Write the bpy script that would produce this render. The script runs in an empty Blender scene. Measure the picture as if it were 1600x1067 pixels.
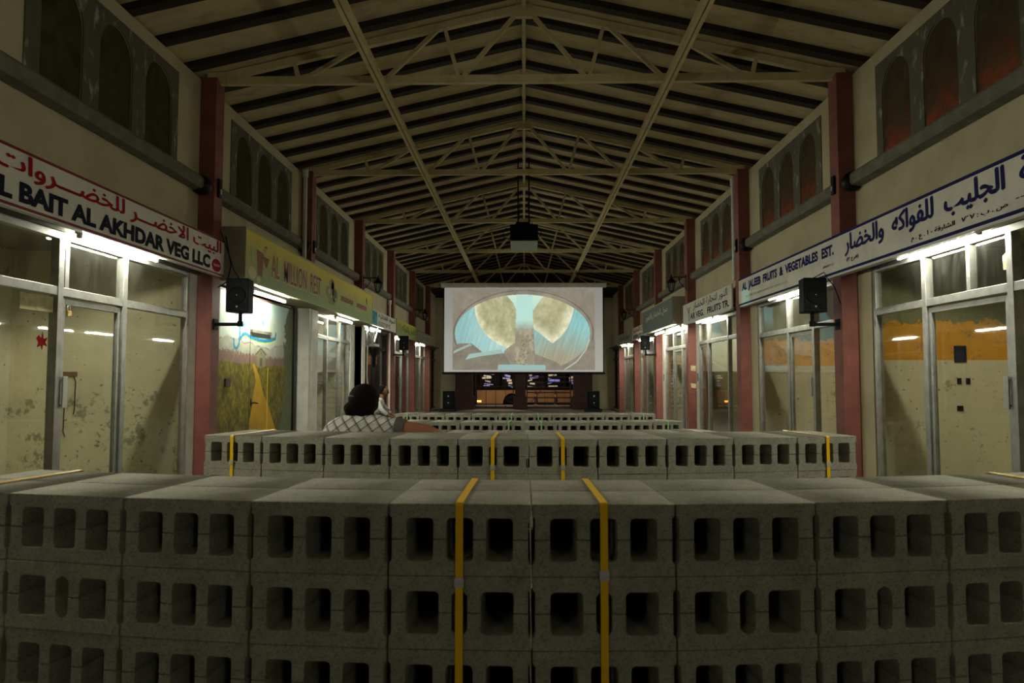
import bpy, bmesh, math, random, unicodedata
import numpy as np
from mathutils import Vector, Matrix
PI = math.pi
R = math.radians
rnd = random.Random(7)
SC = bpy.context.scene
COL = SC.collection

# ------------------------------------------------------------------ camera, world, exposure
cam_d = bpy.data.cameras.new('camera')
cam_d.sensor_width = 36.0
cam_d.lens = 24.0
cam_d.clip_start = 0.05
cam_d.clip_end = 200
cam_d.dof.use_dof = True
cam_d.dof.focus_distance = 9.0
cam_d.dof.aperture_fstop = 5.0
cam = bpy.data.objects.new('camera', cam_d)
COL.objects.link(cam)
cam.location = (0, 0, 1.35)
cam.rotation_euler = (R(90 + 3.03), 0, R(1.02))
SC.camera = cam
SC.view_settings.view_transform = 'Standard'
SC.view_settings.look = 'None'
SC.view_settings.exposure = 0.0
SC.view_settings.gamma = 1.0
SC.view_settings.use_curve_mapping = False
world = bpy.data.worlds.new('night'); SC.world = world
world.use_nodes = True
world.node_tree.nodes['Background'].inputs[0].default_value = (0.9, 0.55, 0.3, 1)
world.node_tree.nodes['Background'].inputs[1].default_value = 0.004
TUBE_STRENGTH = 430.0
SCREEN_STRENGTH = 0.86
SC.cycles.max_bounces = 8
SC.cycles.transparent_max_bounces = 16
SC.cycles.sample_clamp_indirect = 4.0
SC.cycles.caustics_reflective = False
SC.cycles.caustics_refractive = False

# ------------------------------------------------------------------ materials
def srgb(r, g, b):
    f = lambda c: (c / 255 / 12.92) if c / 255 <= 0.04045 else ((c / 255 + 0.055) / 1.055) ** 2.4
    return (f(r), f(g), f(b), 1)

def lin(c):
    return (c[0], c[1], c[2], 1)

class NT:
    def __init__(s, name):
        s.m = bpy.data.materials.new(name); s.m.use_nodes = True
        s.t = s.m.node_tree; s.n = s.t.nodes; s.l = s.t.links
        s.b = s.n['Principled BSDF']; s.out = s.n['Material Output']
    def node(s, typ, **kw):
        n = s.n.new(typ)
        for k, v in kw.items(): setattr(n, k, v)
        return n
    def link(s, a, b): s.l.new(a, b)
    def ramp(s, fac, stops):
        r = s.node('ShaderNodeValToRGB')
        while len(r.color_ramp.elements) < len(stops): r.color_ramp.elements.new(0.5)
        for e, (p, c) in zip(r.color_ramp.elements, stops): e.position = p; e.color = lin(c)
        s.link(fac, r.inputs[0]); return r.outputs[0]
    def noise(s, scale, detail=4, vec=None, rough=0.6):
        n = s.node('ShaderNodeTexNoise'); n.inputs['Scale'].default_value = scale
        n.inputs['Detail'].default_value = detail; n.inputs['Roughness'].default_value = rough
        if vec is not None: s.link(vec, n.inputs['Vector'])
        return n.outputs['Fac']
    def obj(s):
        return s.node('ShaderNodeTexCoord').outputs['Object']
    def geo(s):
        return s.node('ShaderNodeNewGeometry').outputs['Position']
    def mix(s, fac, a, b, mode='MIX'):
        m = s.node('ShaderNodeMix', data_type='RGBA', blend_type=mode)
        for sock, v in ((m.inputs[0], fac), (m.inputs[6], a), (m.inputs[7], b)):
            if isinstance(v, (int, float)): sock.default_value = v
            elif isinstance(v, tuple): sock.default_value = lin(v)
            else: s.link(v, sock)
        return m.outputs[2]
    def math(s, op, a, b=0.0, clamp=False):
        m = s.node('ShaderNodeMath', operation=op); m.use_clamp = clamp
        for sock, v in ((m.inputs[0], a), (m.inputs[1], b)):
            if isinstance(v, (int, float)): sock.default_value = v
            else: s.link(v, sock)
        return m.outputs[0]
    def bump(s, h, strength=0.3, dist=0.01):
        b = s.node('ShaderNodeBump'); b.inputs['Strength'].default_value = strength
        b.inputs['Distance'].default_value = dist
        s.link(h, b.inputs['Height']); s.link(b.outputs[0], s.b.inputs['Normal'])
    def base(s, c):
        if isinstance(c, tuple): s.b.inputs['Base Color'].default_value = lin(c)
        else: s.link(c, s.b.inputs['Base Color'])
    def set(s, rough=0.6, metal=0.0, spec=0.5):
        s.b.inputs['Roughness'].default_value = rough; s.b.inputs['Metallic'].default_value = metal
        s.b.inputs['Specular IOR Level'].default_value = spec

def worn(name, c, c2=None, scale=3.0, rough=0.7, metal=0.0, bump=0.15, bscale=60, amount=(0.42, 0.68), spec=0.4, stretch=None):
    """base colour with blotches of a second colour and a fine bump"""
    n = NT(name); n.set(rough, metal, spec)
    c2 = c2 or tuple(v * 0.72 for v in c)
    v = n.geo()
    if stretch:
        mp = n.node('ShaderNodeMapping'); mp.inputs['Scale'].default_value = stretch
        n.link(v, mp.inputs['Vector']); v = mp.outputs[0]
    f = n.noise(scale, 6, v)
    n.base(n.ramp(f, [(amount[0], c), (amount[1], c2)]))
    if bump: n.bump(n.noise(bscale, 3, n.geo()), bump, 0.004)
    return n.m

def plain(name, c, rough=0.6, metal=0.0, spec=0.25):
    n = NT(name); n.set(rough, metal, spec); n.base(c); return n.m

def emit(name, c, strength):
    n = NT(name); n.base((0.8, 0.8, 0.8))
    n.b.inputs['Emission Color'].default_value = lin(c); n.b.inputs['Emission Strength'].default_value = strength
    return n.m

def block_material():
    n = NT('cast concrete'); n.set(0.92, 0, 0.2)
    v = n.obj()
    fine = n.noise(140, 4, v, 0.75); mid = n.noise(14, 5, n.geo())
    oi = n.node('ShaderNodeObjectInfo')
    base = n.ramp(mid, [(0.3, (0.25, 0.24, 0.19)), (0.55, (0.31, 0.30, 0.24)), (0.75, (0.36, 0.34, 0.265))])
    speck = n.ramp(fine, [(0.36, (0.6, 0.6, 0.58)), (0.5, (1, 1, 1)), (0.68, (1.12, 1.12, 1.08))])
    c = n.mix(1.0, base, speck, 'MULTIPLY')
    tint = n.ramp(oi.outputs['Random'], [(0, (0.96, 0.96, 0.96)), (1, (1.04, 1.03, 1.01))])
    n.base(n.mix(1.0, c, tint, 'MULTIPLY'))
    n.bump(fine, 0.7, 0.004)
    return n.m

def glass_material(name='shop glass', dust=0.008, tint=(0.99, 0.99, 0.975)):
    n = NT(name)
    t = n.node('ShaderNodeBsdfTransparent'); t.inputs[0].default_value = lin(tint)
    g = n.node('ShaderNodeBsdfGlossy'); g.inputs['Roughness'].default_value = 0.02
    gn = n.node('ShaderNodeNewGeometry'); dp = n.node('ShaderNodeVectorMath', operation='DOT_PRODUCT')
    n.link(gn.outputs['Incoming'], dp.inputs[0]); n.link(gn.outputs['Normal'], dp.inputs[1])
    fr = n.math('ADD', 0.04, n.math('MULTIPLY', 0.9, n.math('POWER', n.math('SUBTRACT', 1.0, n.math('ABSOLUTE', dp.outputs['Value'])), 5.0)))
    mx = n.node('ShaderNodeMixShader'); n.link(fr, mx.inputs[0])
    n.link(t.outputs[0], mx.inputs[1]); n.link(g.outputs[0], mx.inputs[2])
    d = n.node('ShaderNodeBsdfDiffuse'); d.inputs[0].default_value = (0.45, 0.45, 0.4, 1)
    m2 = n.node('ShaderNodeMixShader')
    mp = n.node('ShaderNodeMapping'); mp.inputs['Scale'].default_value = (1, 1, 0.35); n.link(n.geo(), mp.inputs['Vector'])
    dirt = n.ramp(n.noise(9, 7, mp.outputs[0], 0.75), [(0.45, (dust * .5,) * 3), (0.62, (dust * 1.6,) * 3), (0.74, (dust * 5,) * 3)])
    n.link(dirt, m2.inputs[0]); n.link(mx.outputs[0], m2.inputs[1]); n.link(d.outputs[0], m2.inputs[2])
    n.link(m2.outputs[0], n.out.inputs[0])
    return n.m

def mesh_panel_material():
    n = NT('dusty arch glazing')
    d = n.node('ShaderNodeBsdfDiffuse'); d.inputs[0].default_value = (0.085, 0.075, 0.045, 1)
    tr = n.node('ShaderNodeBsdfTranslucent'); tr.inputs[0].default_value = (0.35, 0.2, 0.1, 1)
    mx = n.node('ShaderNodeMixShader')
    f = n.ramp(n.noise(7, 6, n.geo(), 0.7), [(0.35, (0.15,) * 3), (0.65, (0.6,) * 3)])
    n.link(f, mx.inputs[0]); n.link(d.outputs[0], mx.inputs[1]); n.link(tr.outputs[0], mx.inputs[2])
    n.link(mx.outputs[0], n.out.inputs[0])
    return n.m

def shop_wall_material(name, cream, stain, low, orange=False, split=None):
    """interior wall: plaster with stains whose edges are their own; an optional painted band"""
    n = NT(name); n.set(0.75, 0, 0.25)
    v = n.geo(); sep = n.node('ShaderNodeSeparateXYZ'); n.link(v, sep.inputs[0]); z = sep.outputs['Z']
    c = n.ramp(n.noise(2.2, 7, v, 0.65), [(0.35, cream), (0.68, tuple(k * 0.83 for k in cream))])
    if orange:
        edge = n.math('ADD', 1.99, n.math('MULTIPLY', n.math('SUBTRACT', n.noise(9, 5, v), 0.5), 0.28))
        band = n.math('MULTIPLY', n.math('GREATER_THAN', z, 1.55), n.math('LESS_THAN', z, edge))
        oc = n.ramp(n.noise(5, 5, v), [(0.3, (0.70, 0.34, 0.022)), (0.7, (0.58, 0.25, 0.015))])
        c = n.mix(band, c, oc)
        up = n.math('GREATER_THAN', z, edge)
        c = n.mix(up, c, (0.20, 0.20, 0.10))  # shade on the wall above the band is put into its colour
    if split:
        c = n.mix(n.math('LESS_THAN', z, split[0]), c, split[1])
    b0 = .535 if low else .585
    blot = n.ramp(n.noise(3.4, 9, v, 0.8), [(b0, (0, 0, 0)), (b0 + .035, (1, 1, 1))])
    if low:
        rb = n.math('MULTIPLY', n.ramp(n.noise(6.1, 8, v, 0.85), [(0.60, (0, 0, 0)), (0.63, (1, 1, 1))]), n.math('LESS_THAN', z, 1.2))
        c = n.mix(n.math('MULTIPLY', rb, 0.6), c, (0.22, 0.06, 0.045))
        blot = n.math('MULTIPLY', blot, n.math('LESS_THAN', z, n.math('ADD', low - .35, n.noise(4, 4, v))))
    c = n.mix(n.math('MULTIPLY', blot, 0.6), c, stain)
    dots = n.ramp(n.noise(17, 2, v, 0.4), [(0.70, (0, 0, 0)), (0.73, (1, 1, 1))])
    c = n.mix(n.math('MULTIPLY', dots, 0.7), c, stain)
    n.base(c); n.bump(n.noise(40, 4, v), 0.2, 0.004)
    return n.m

def vcol_material(name, emission=0.0, rough=0.7):
    n = NT(name); n.set(rough, 0, 0.3)
    a = n.node('ShaderNodeAttribute'); a.attribute_name = 'paint'
    if emission:
        n.base((0.02, 0.02, 0.02)); n.link(a.outputs['Color'], n.b.inputs['Emission Color'])
        n.b.inputs['Emission Strength'].default_value = emission
    else:
        n.link(a.outputs['Color'], n.b.inputs['Base Color'])
    return n.m

M = {}
M['block'] = block_material()
M['plaster'] = worn('cream plaster', (0.43, 0.38, 0.245), (0.36, 0.315, 0.195), 2.0, 0.8)
M['ceiling'] = worn('stained ceiling board', (0.56, 0.47, 0.27), (0.32, 0.245, 0.13), 2.3, 0.85, amount=(0.46, 0.78), stretch=(1, 2.2, 1))
M['rafter'] = worn('dark brown rafter', (0.018, 0.011, 0.008), (0.03, 0.018, 0.012), 6, 0.7)
M['steel'] = worn('cream painted steel', (0.60, 0.51, 0.28), (0.38, 0.30, 0.14), 5, 0.6, amount=(0.5, 0.8))
M['red'] = worn('red painted column', (0.205, 0.066, 0.050), (0.14, 0.045, 0.034), 5, 0.6)
M['ledge'] = worn('bare grey render', (0.105, 0.10, 0.072), (0.15, 0.145, 0.11), 8, 0.85)
M['render'] = worn('grey cement render', (0.085, 0.08, 0.052), (0.34, 0.33, 0.28), 6, 0.85, amount=(0.56, 0.70), stretch=(1, 1.6, .7))
M['arch'] = mesh_panel_material()
M['alu'] = worn('aluminium', (0.33, 0.33, 0.305), (0.24, 0.24, 0.22), 10, 0.42, 0.75, bump=0.05)
M['glass'] = glass_material()
M['tile'] = worn('white pillar paint', (0.62, 0.61, 0.55), (0.50, 0.49, 0.42), 5, 0.5)
M['floor'] = worn('worn concrete floor', (0.16, 0.15, 0.12), (0.10, 0.095, 0.075), 2, 0.7)
M['shop_floor'] = worn('shop floor tiles', (0.34, 0.32, 0.25), (0.22, 0.2, 0.15), 3, 0.5)
M['tube'] = emit('fluorescent tube', (1.0, 0.985, 0.80), TUBE_STRENGTH)
M['fixture'] = plain('white enamel', (0.55, 0.55, 0.5), 0.4)
M['black'] = plain('black plastic', (0.0035, 0.004, 0.005), 0.6, 0, 0.08)
M['cone'] = plain('speaker cone', (0.006, 0.006, 0.008), 0.7, 0, 0.08)
M['chrome'] = plain('bright metal', (0.7, 0.7, 0.68), 0.35, 0.7, 0.5)
M['iron'] = plain('black iron', (0.006, 0.006, 0.006), 0.5, 0.3)
M['strap_yellow'] = plain('yellow strapping', (0.86, 0.50, 0.008), 0.4)
M['strap_green'] = plain('pale green strapping', (0.28, 0.55, 0.22), 0.4)
M['strap_orange'] = plain('orange strapping', (0.5, 0.2, 0.1), 0.4)
M['white_sign'] = worn('white sign sheet', (0.60, 0.58, 0.50), (0.50, 0.48, 0.41), 3, 0.5, bump=0.02)
M['grey_sign'] = worn('grey sign sheet', (0.36, 0.36, 0.30), (0.28, 0.28, 0.23), 4, 0.55, bump=0.02)
M['navy'] = plain('navy paint', (0.014, 0.014, 0.085), 0.7, 0, 0.08)
M['ink'] = plain('dark blue grey paint', (0.011, 0.012, 0.026), 0.7, 0, 0.08)
M['crimson'] = plain('crimson paint', (0.28, 0.008, 0.018), 0.7, 0, 0.08)
M['dark_red'] = plain('dark red paint', (0.16, 0.012, 0.015), 0.5)
M['brown_ink'] = plain('red brown paint', (0.20, 0.055, 0.025), 0.5)
M['cream_ink'] = plain('cream paint', (0.55, 0.45, 0.25), 0.5)
M['pale_ink'] = plain('faded cream paint', (0.36, 0.38, 0.14), 0.5)
M['grey_ink'] = plain('faded grey paint', (0.19, 0.19, 0.07), 0.5)
M['cyan'] = plain('cyan paint', (0.03, 0.33, 0.42), 0.5)
M['olive_ink'] = plain('dark olive paint', (0.035, 0.035, 0.01), 0.5)
M['box_side'] = worn('sign box side', (0.27, 0.235, 0.165), (0.2, 0.17, 0.12), 4, 0.6)
M['teal_sign'] = worn('teal grey sign', (0.05, 0.068, 0.054), (0.065, 0.078, 0.06), 4, 0.5, bump=0.02)
M['skin'] = plain('skin', (0.32, 0.13, 0.07), 0.5)
M['skin_dark'] = plain('brown skin', (0.17, 0.075, 0.042), 0.5)
M['hair'] = worn('black hair', (0.005, 0.004, 0.004), (0.010, 0.008, 0.007), 60, 0.85, bump=0.9, bscale=160, spec=0.08, stretch=(3, 3, 0.5))
M['trousers'] = plain('dark trousers', (0.02, 0.022, 0.03), 0.8)
M['shoe'] = plain('dark shoe', (0.02, 0.015, 0.012), 0.6)
M['cuff'] = plain('grey knit cuff', (0.10, 0.10, 0.09), 0.9)
M['maroon'] = worn('dark maroon paint', (0.035, 0.012, 0.009), (0.05, 0.018, 0.013), 3, 0.7)
M['asphalt'] = worn('asphalt', (0.05, 0.047, 0.043), (0.035, 0.033, 0.03), 5, 0.8)
M['kerb'] = plain('white kerb paint', (0.5, 0.47, 0.4), 0.7)
M['bus'] = worn('beige bus paint', (0.42, 0.25, 0.12), (0.36, 0.21, 0.1), 3, 0.4)
M['tyre'] = plain('tyre rubber', (0.01, 0.01, 0.01), 0.8)
M['wood'] = worn('brown wood', (0.15, 0.06, 0.02), (0.1, 0.04, 0.015), 8, 0.6)
M['paper'] = worn('yellowed paper', (0.50, 0.45, 0.24), (0.3, 0.27, 0.13), 14, 0.8)

def sign_yellow():
    n = NT('yellow green printed sign'); n.set(0.5, 0, 0.4)
    v = n.geo(); s = n.node('ShaderNodeSeparateXYZ'); n.link(v, s.inputs[0])
    z = n.math('ADD', s.outputs['Z'], n.math('MULTIPLY', n.math('SUBTRACT', n.noise(3, 4, v), 0.5), 0.25))
    f = n.math('DIVIDE', n.math('SUBTRACT', z, 2.53), 0.67, True)
    n.base(n.ramp(f, [(0.15, (0.22, 0.30, 0.10)), (0.5, (0.36, 0.38, 0.07)), (0.85, (0.60, 0.48, 0.03))]))
    return n.m
M['yellow_sign'] = sign_yellow()

def plaid():
    n = NT('white shirt cloth with a dark plaid'); n.set(0.9, 0, 0.1)
    mp = n.node('ShaderNodeMapping'); mp.inputs['Rotation'].default_value = (0, R(35), 0)
    n.link(n.obj(), mp.inputs['Vector'])
    s = n.node('ShaderNodeSeparateXYZ'); n.link(mp.outputs[0], s.inputs[0])
    def lines(sock, pitch, w):
        return n.math('LESS_THAN', n.math('ABSOLUTE', n.math('SUBTRACT', n.math('FRACT', n.math('DIVIDE', sock, pitch)), 0.5)), w)
    c = n.mix(n.math('MULTIPLY', lines(s.outputs['X'], 0.062, 0.10), 0.75), (0.72, 0.70, 0.63), (0.05, 0.045, 0.045))
    c = n.mix(n.math('MULTIPLY', lines(s.outputs['Z'], 0.052, 0.09), 0.68), c, (0.045, 0.04, 0.04))
    c = n.mix(n.math('MULTIPLY', lines(s.outputs['Y'], 0.09, 0.07), 0.25), c, (0.06, 0.055, 0.055))
    c = n.mix(n.math('MULTIPLY', lines(n.math('ADD', s.outputs['X'], .012), 0.062, 0.03), 0.6), c, (0.12, 0.11, 0.11))
    c = n.mix(n.math('MULTIPLY', lines(n.math('ADD', s.outputs['Z'], .014), 0.052, 0.16), 0.22), c, (0.2, 0.19, 0.19))
    n.base(c); n.bump(n.noise(12, 3, n.obj()), 0.35, 0.02)
    return n.m
M['plaid'] = plaid()
M['light_shirt'] = worn('pale shirt cloth with dark patches', (0.42, 0.43, 0.40), (0.06, 0.06, 0.07), 14, 0.9, amount=(0.58, 0.62))

# ------------------------------------------------------------------ helpers
def kids(o):
    return [c for c in o.children]

def wloc(o):
    v = Vector((0, 0, 0))
    while o: v += o.location; o = o.parent
    return v

class MB:
    """collects geometry in world coordinates and links it as one mesh object"""
    def __init__(s): s.v = []; s.f = []; s.smooth = []
    def add(s, vs, fs, smooth=False):
        k = len(s.v); s.v += [tuple(v) for v in vs]; s.f += [tuple(i + k for i in f) for f in fs]
        s.smooth += [smooth] * len(fs); return s
    def box(s, x0, x1, y0, y1, z0, z1):
        x0, x1 = min(x0, x1), max(x0, x1); y0, y1 = min(y0, y1), max(y0, y1); z0, z1 = min(z0, z1), max(z0, z1)
        vs = [(x, y, z) for x in (x0, x1) for y in (y0, y1) for z in (z0, z1)]
        return s.add(vs, [(0, 1, 3, 2), (4, 6, 7, 5), (0, 4, 5, 1), (2, 3, 7, 6), (0, 2, 6, 4), (1, 5, 7, 3)])
    def bar(s, p, q, w, h, up=(0, 0, 1)):
        p, q, up = Vector(p), Vector(q), Vector(up)
        d = (q - p).normalized(); side = d.cross(up)
        if side.length < 1e-4: side = d.cross(Vector((1, 0, 0)))
        side.normalize(); u = side.cross(d)
        vs = [b + side * (a * w / 2) + u * (c * h / 2) for b in (p, q) for a in (-1, 1) for c in (-1, 1)]
        return s.add(vs, [(0, 1, 3, 2), (4, 6, 7, 5), (0, 4, 5, 1), (2, 3, 7, 6), (0, 2, 6, 4), (1, 5, 7, 3)])
    def tube(s, pts, r, n=10, cap=True):
        pts = [Vector(p) for p in pts]; rs = r if isinstance(r, (list, tuple)) else [r] * len(pts)
        rings = []; prev = None
        for i, p in enumerate(pts):
            d = (pts[min(i + 1, len(pts) - 1)] - pts[max(i - 1, 0)]).normalized()
            a = prev if prev is not None else (Vector((0, 0, 1)) if abs(d.z) < 0.9 else Vector((1, 0, 0)))
            a = (a - d * a.dot(d)).normalized(); b = d.cross(a); prev = a
            rings.append([p + (a * math.cos(t) + b * math.sin(t)) * rs[i] for t in [2 * PI * k / n for k in range(n)]])
        vs = [v for g in rings for v in g]; fs = []
        for i in range(len(pts) - 1):
            for k in range(n):
                k2 = (k + 1) % n; fs.append((i * n + k, i * n + k2, (i + 1) * n + k2, (i + 1) * n + k))
        s.add(vs, fs, True)
        if cap:
            s.add(rings[0], [tuple(reversed(range(n)))]); s.add(rings[-1], [tuple(range(n))])
        return s
    def lathe(s, prof, c=(0, 0, 0), axis='Z', n=20):
        vs = []; c = Vector(c)
        for (r, h) in prof:
            for k in range(n):
                t = 2 * PI * k / n; a, b = r * math.cos(t), r * math.sin(t)
                vs.append(c + Vector({'Z': (a, b, h), 'Y': (a, h, b), 'X': (h, a, b)}[axis]))
        fs = [(i * n + k, i * n + (k + 1) % n, (i + 1) * n + (k + 1) % n, (i + 1) * n + k) for i in range(len(prof) - 1) for k in range(n)]
        return s.add(vs, fs, True)
    def prism(s, pts, axis, a, b):
        """polygon pts (u,v) extruded from a to b along axis: X -> (u,v)=(y,z); Y -> (x,z); Z -> (x,y)"""
        f = {'X': lambda u, v, w: (w, u, v), 'Y': lambda u, v, w: (u, w, v), 'Z': lambda u, v, w: (u, v, w)}[axis]
        n = len(pts); vs = [f(u, v, a) for u, v in pts] + [f(u, v, b) for u, v in pts]
        return s.add(vs, [tuple(range(n)), tuple(reversed(range(n, 2 * n)))] + [(i, i + n, (i + 1) % n + n, (i + 1) % n) for i in range(n)])
    def build(s, name, mat, parent=None, bevel=0.0, fix=True):
        me = bpy.data.meshes.new(name)
        off = wloc(parent) if parent else Vector((0, 0, 0))
        me.from_pydata([(v[0] - off.x, v[1] - off.y, v[2] - off.z) for v in s.v], [], s.f)
        me.polygons.foreach_set('use_smooth', s.smooth)
        if fix:
            bm = bmesh.new(); bm.from_mesh(me); bmesh.ops.recalc_face_normals(bm, faces=bm.faces); bm.to_mesh(me); bm.free()
        me.materials.append(mat)
        o = bpy.data.objects.new(name, me); COL.objects.link(o); o.parent = parent
        if bevel:
            b = o.modifiers.new('edge', 'BEVEL'); b.width = bevel; b.segments = 2; b.limit_method = 'ANGLE'
        return o

def empty(name, loc=(0, 0, 0)):
    o = bpy.data.objects.new(name, None); o.empty_display_size = 0.1; COL.objects.link(o); o.location = loc; return o

def tag(o, label, cat, group=None, kind=None):
    if label: o['label'] = label
    if cat: o['category'] = cat
    if group: o['group'] = group
    if kind: o['kind'] = kind
    return o

def structure(o):
    o['kind'] = 'structure'; return o

def copy_tree(o, parent=None):
    c = o.copy(); COL.objects.link(c); c.parent = parent
    for k in kids(o): copy_tree(k, c)
    return c

def curve_mesh(name, loops, extrude, bevel=0.0, res=1):
    """filled 2D outline with holes, given a thickness; local XY plane, thickness along Z"""
    cu = bpy.data.curves.new(name, 'CURVE'); cu.dimensions = '2D'; cu.fill_mode = 'BOTH'
    cu.extrude = extrude; cu.bevel_depth = bevel; cu.bevel_resolution = res
    for lp in loops:
        sp = cu.splines.new('POLY'); sp.points.add(len(lp) - 1); sp.use_cyclic_u = True
        for p, (x, y) in zip(sp.points, lp): p.co = (x, y, 0, 1)
    o = bpy.data.objects.new(name, cu); COL.objects.link(o)
    dg = bpy.context.evaluated_depsgraph_get(); dg.update()
    me = bpy.data.meshes.new_from_object(o.evaluated_get(dg)); me.name = name
    bpy.data.objects.remove(o); bpy.data.curves.remove(cu)
    return me

# joined Arabic letters, laid out in visual order
_F = {}
for _cp in list(range(0xFE80, 0xFEFD)):
    d = unicodedata.decomposition(chr(_cp)).split()
    if len(d) >= 2: _F.setdefault(tuple(int(x, 16) for x in d[1:]), {})[d[0]] = chr(_cp)
def arabic(s):
    out = []; i = 0
    toks = []
    while i < len(s):
        if s[i] == 'ل' and i + 1 < len(s) and s[i + 1] == 'ا': toks.append('لا'); i += 2
        else: toks.append(s[i]); i += 1
    def forms(t): return _F.get(tuple(ord(c) for c in t), {})
    def nxt(t): return t == 'ـ' or '<initial>' in forms(t)
    def prv(t): return t == 'ـ' or '<final>' in forms(t)
    for k, t in enumerate(toks):
        f = forms(t)
        a = k > 0 and nxt(toks[k - 1]) and prv(t)
        b = k + 1 < len(toks) and nxt(t) and prv(toks[k + 1])
        if not f: out.append(t); continue
        key = '<medial>' if a and b else '<final>' if a else '<initial>' if b else '<isolated>'
        out.append(f.get(key, t))
    # digits keep their own order
    res = []; run = []
    for c in out:
        if c.isdigit(): run.append(c)
        else:
            if run: res.append(''.join(run)); run = []
            res.append({'(': ')', ')': '('}.get(c, c))
    if run: res.append(''.join(run))
    return ''.join(reversed(res))

def text_verts(s, bold=0.0, thick=0.0015):
    cu = bpy.data.curves.new('lettering', 'FONT'); cu.body = s; cu.offset = bold; cu.resolution_u = 3
    o = bpy.data.objects.new('lettering', cu); COL.objects.link(o)
    dg = bpy.context.evaluated_depsgraph_get(); dg.update()
    me = bpy.data.meshes.new_from_object(o.evaluated_get(dg))
    v = np.array([p.co[:] for p in me.vertices]).reshape(-1, 3); f = [tuple(p.vertices) for p in me.polygons]
    bpy.data.objects.remove(o); bpy.data.curves.remove(cu); bpy.data.meshes.remove(me)
    return v, f

def wall_text(parent, s, side, x, y0, y1, z0, z1, mat, bold=0.0, name='lettering'):
    """letters on a board of the left (side=-1) or right (side=+1) row, read from the passage; y0 < y1"""
    joined = any(ord(c) > 0x5FF for c in s)
    v, f = text_verts(s, 0.0 if joined else bold)
    if joined and bold > 0:       # joined script: heavier strokes from closely shifted outlines
        n0 = len(v); b = bold * .8; V0 = v; f0 = f; vs = [v]; f = list(f)
        for q, (dx, dy) in enumerate(((b, 0), (-b, 0), (0, b * .7), (0, -b * .7))):
            vs.append(V0 + np.array([dx, dy, (q + 1) * .00025])); f += [tuple(i + n0 * (q + 1) for i in fc) for fc in f0]
        v = np.concatenate(vs)
    lo = v.min(0); hi = v.max(0)
    u = (v[:, 0] - lo[0]) / max(hi[0] - lo[0], 1e-6); w = (v[:, 1] - lo[1]) / max(hi[1] - lo[1], 1e-6)
    Y = y0 + u * (y1 - y0) if side < 0 else y1 - u * (y1 - y0)
    Z = z0 + w * (z1 - z0)
    # one part per word: glyph outlines closer than a word space belong together
    par = list(range(len(v)))
    def find(i):
        while par[i] != i: par[i] = par[par[i]]; i = par[i]
        return i
    for fc in f:
        for q in fc[1:]: par[find(q)] = find(fc[0])
    roots = {}
    for i in range(len(v)): roots.setdefault(find(i), []).append(i)
    isl = sorted(((v[g, 0].min(), v[g, 0].max(), g) for g in roots.values()), key=lambda t: t[0])
    gap = 0.21 * (hi[1] - lo[1]); words = []; end = -1e9
    for a, b, g in isl:
        if a - end > gap: words.append([])
        words[-1] += g; end = max(end, b)
    word = {}
    for k, g in enumerate(words):
        for i in g: word[i] = k
    for k, g in enumerate(words):
        remap = {i: j for j, i in enumerate(g)}
        mb = MB(); mb.add([(x - side * (v[i, 2] if joined else 0.0), Y[i], Z[i]) for i in g], [tuple(remap[i] for i in fc) for fc in f if word[fc[0]] == k])
        mb.build(name, mat, parent, fix=False)

def paint_grid(name, nu, nv, place, colour, mat, parent=None):
    """a flat board of nu x nv cells whose painted picture is held per vertex"""
    U, V = np.meshgrid(np.linspace(0, 1, nu + 1), np.linspace(0, 1, nv + 1))
    P = place(U.ravel(), V.ravel()); C = colour(U.ravel(), V.ravel())
    if parent is not None: P = P - np.array(wloc(parent)[:])
    idx = np.arange((nu + 1) * (nv + 1)).reshape(nv + 1, nu + 1)
    F = np.stack([idx[:-1, :-1], idx[:-1, 1:], idx[1:, 1:], idx[1:, :-1]], -1).reshape(-1, 4)
    me = bpy.data.meshes.new(name); me.from_pydata(P.tolist(), [], F.tolist())
    a = me.color_attributes.new('paint', 'FLOAT_COLOR', 'POINT')
    a.data.foreach_set('color', np.concatenate([C, np.ones((len(C), 1))], 1).astype(np.float32).ravel())
    me.materials.append(mat)
    o = bpy.data.objects.new(name, me); COL.objects.link(o); o.parent = parent
    return o

def inside(px, py, poly):
    r = np.zeros(px.shape, bool); n = len(poly)
    for i in range(n):
        x1, y1 = poly[i]; x2, y2 = poly[(i + 1) % n]
        if y1 == y2: continue
        c = ((y1 > py) != (y2 > py)) & (px < (x2 - x1) * (py - y1) / (y2 - y1) + x1)
        r ^= c
    return r

def vnoise(x, y, seed=0, octaves=4):
    rs = np.random.RandomState(seed); out = np.zeros(x.shape); amp = 1; tot = 0
    for k in range(octaves):
        g = rs.rand(64, 64); fx, fy = x * 2 ** k, y * 2 ** k
        ix, iy = np.floor(fx).astype(int), np.floor(fy).astype(int); tx, ty = fx - ix, fy - iy
        tx, ty = tx * tx * (3 - 2 * tx), ty * ty * (3 - 2 * ty)
        a, b = g[iy % 64, ix % 64], g[iy % 64, (ix + 1) % 64]; c, d = g[(iy + 1) % 64, ix % 64], g[(iy + 1) % 64, (ix + 1) % 64]
        out += amp * ((a * (1 - tx) + b * tx) * (1 - ty) + (c * (1 - tx) + d * tx) * ty); tot += amp; amp *= 0.55
    return out / tot

def S(*c):  # display colour -> linear
    return np.array(srgb(*c)[:3])

def dist_line(px, py, pts):
    d = np.full(px.shape, 1e9)
    for (x1, y1), (x2, y2) in zip(pts[:-1], pts[1:]):
        L = (x2 - x1) ** 2 + (y2 - y1) ** 2
        t = np.clip(((px - x1) * (x2 - x1) + (py - y1) * (y2 - y1)) / L, 0, 1)
        d = np.minimum(d, np.hypot(px - x1 - t * (x2 - x1), py - y1 - t * (y2 - y1)))
    return d

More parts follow.
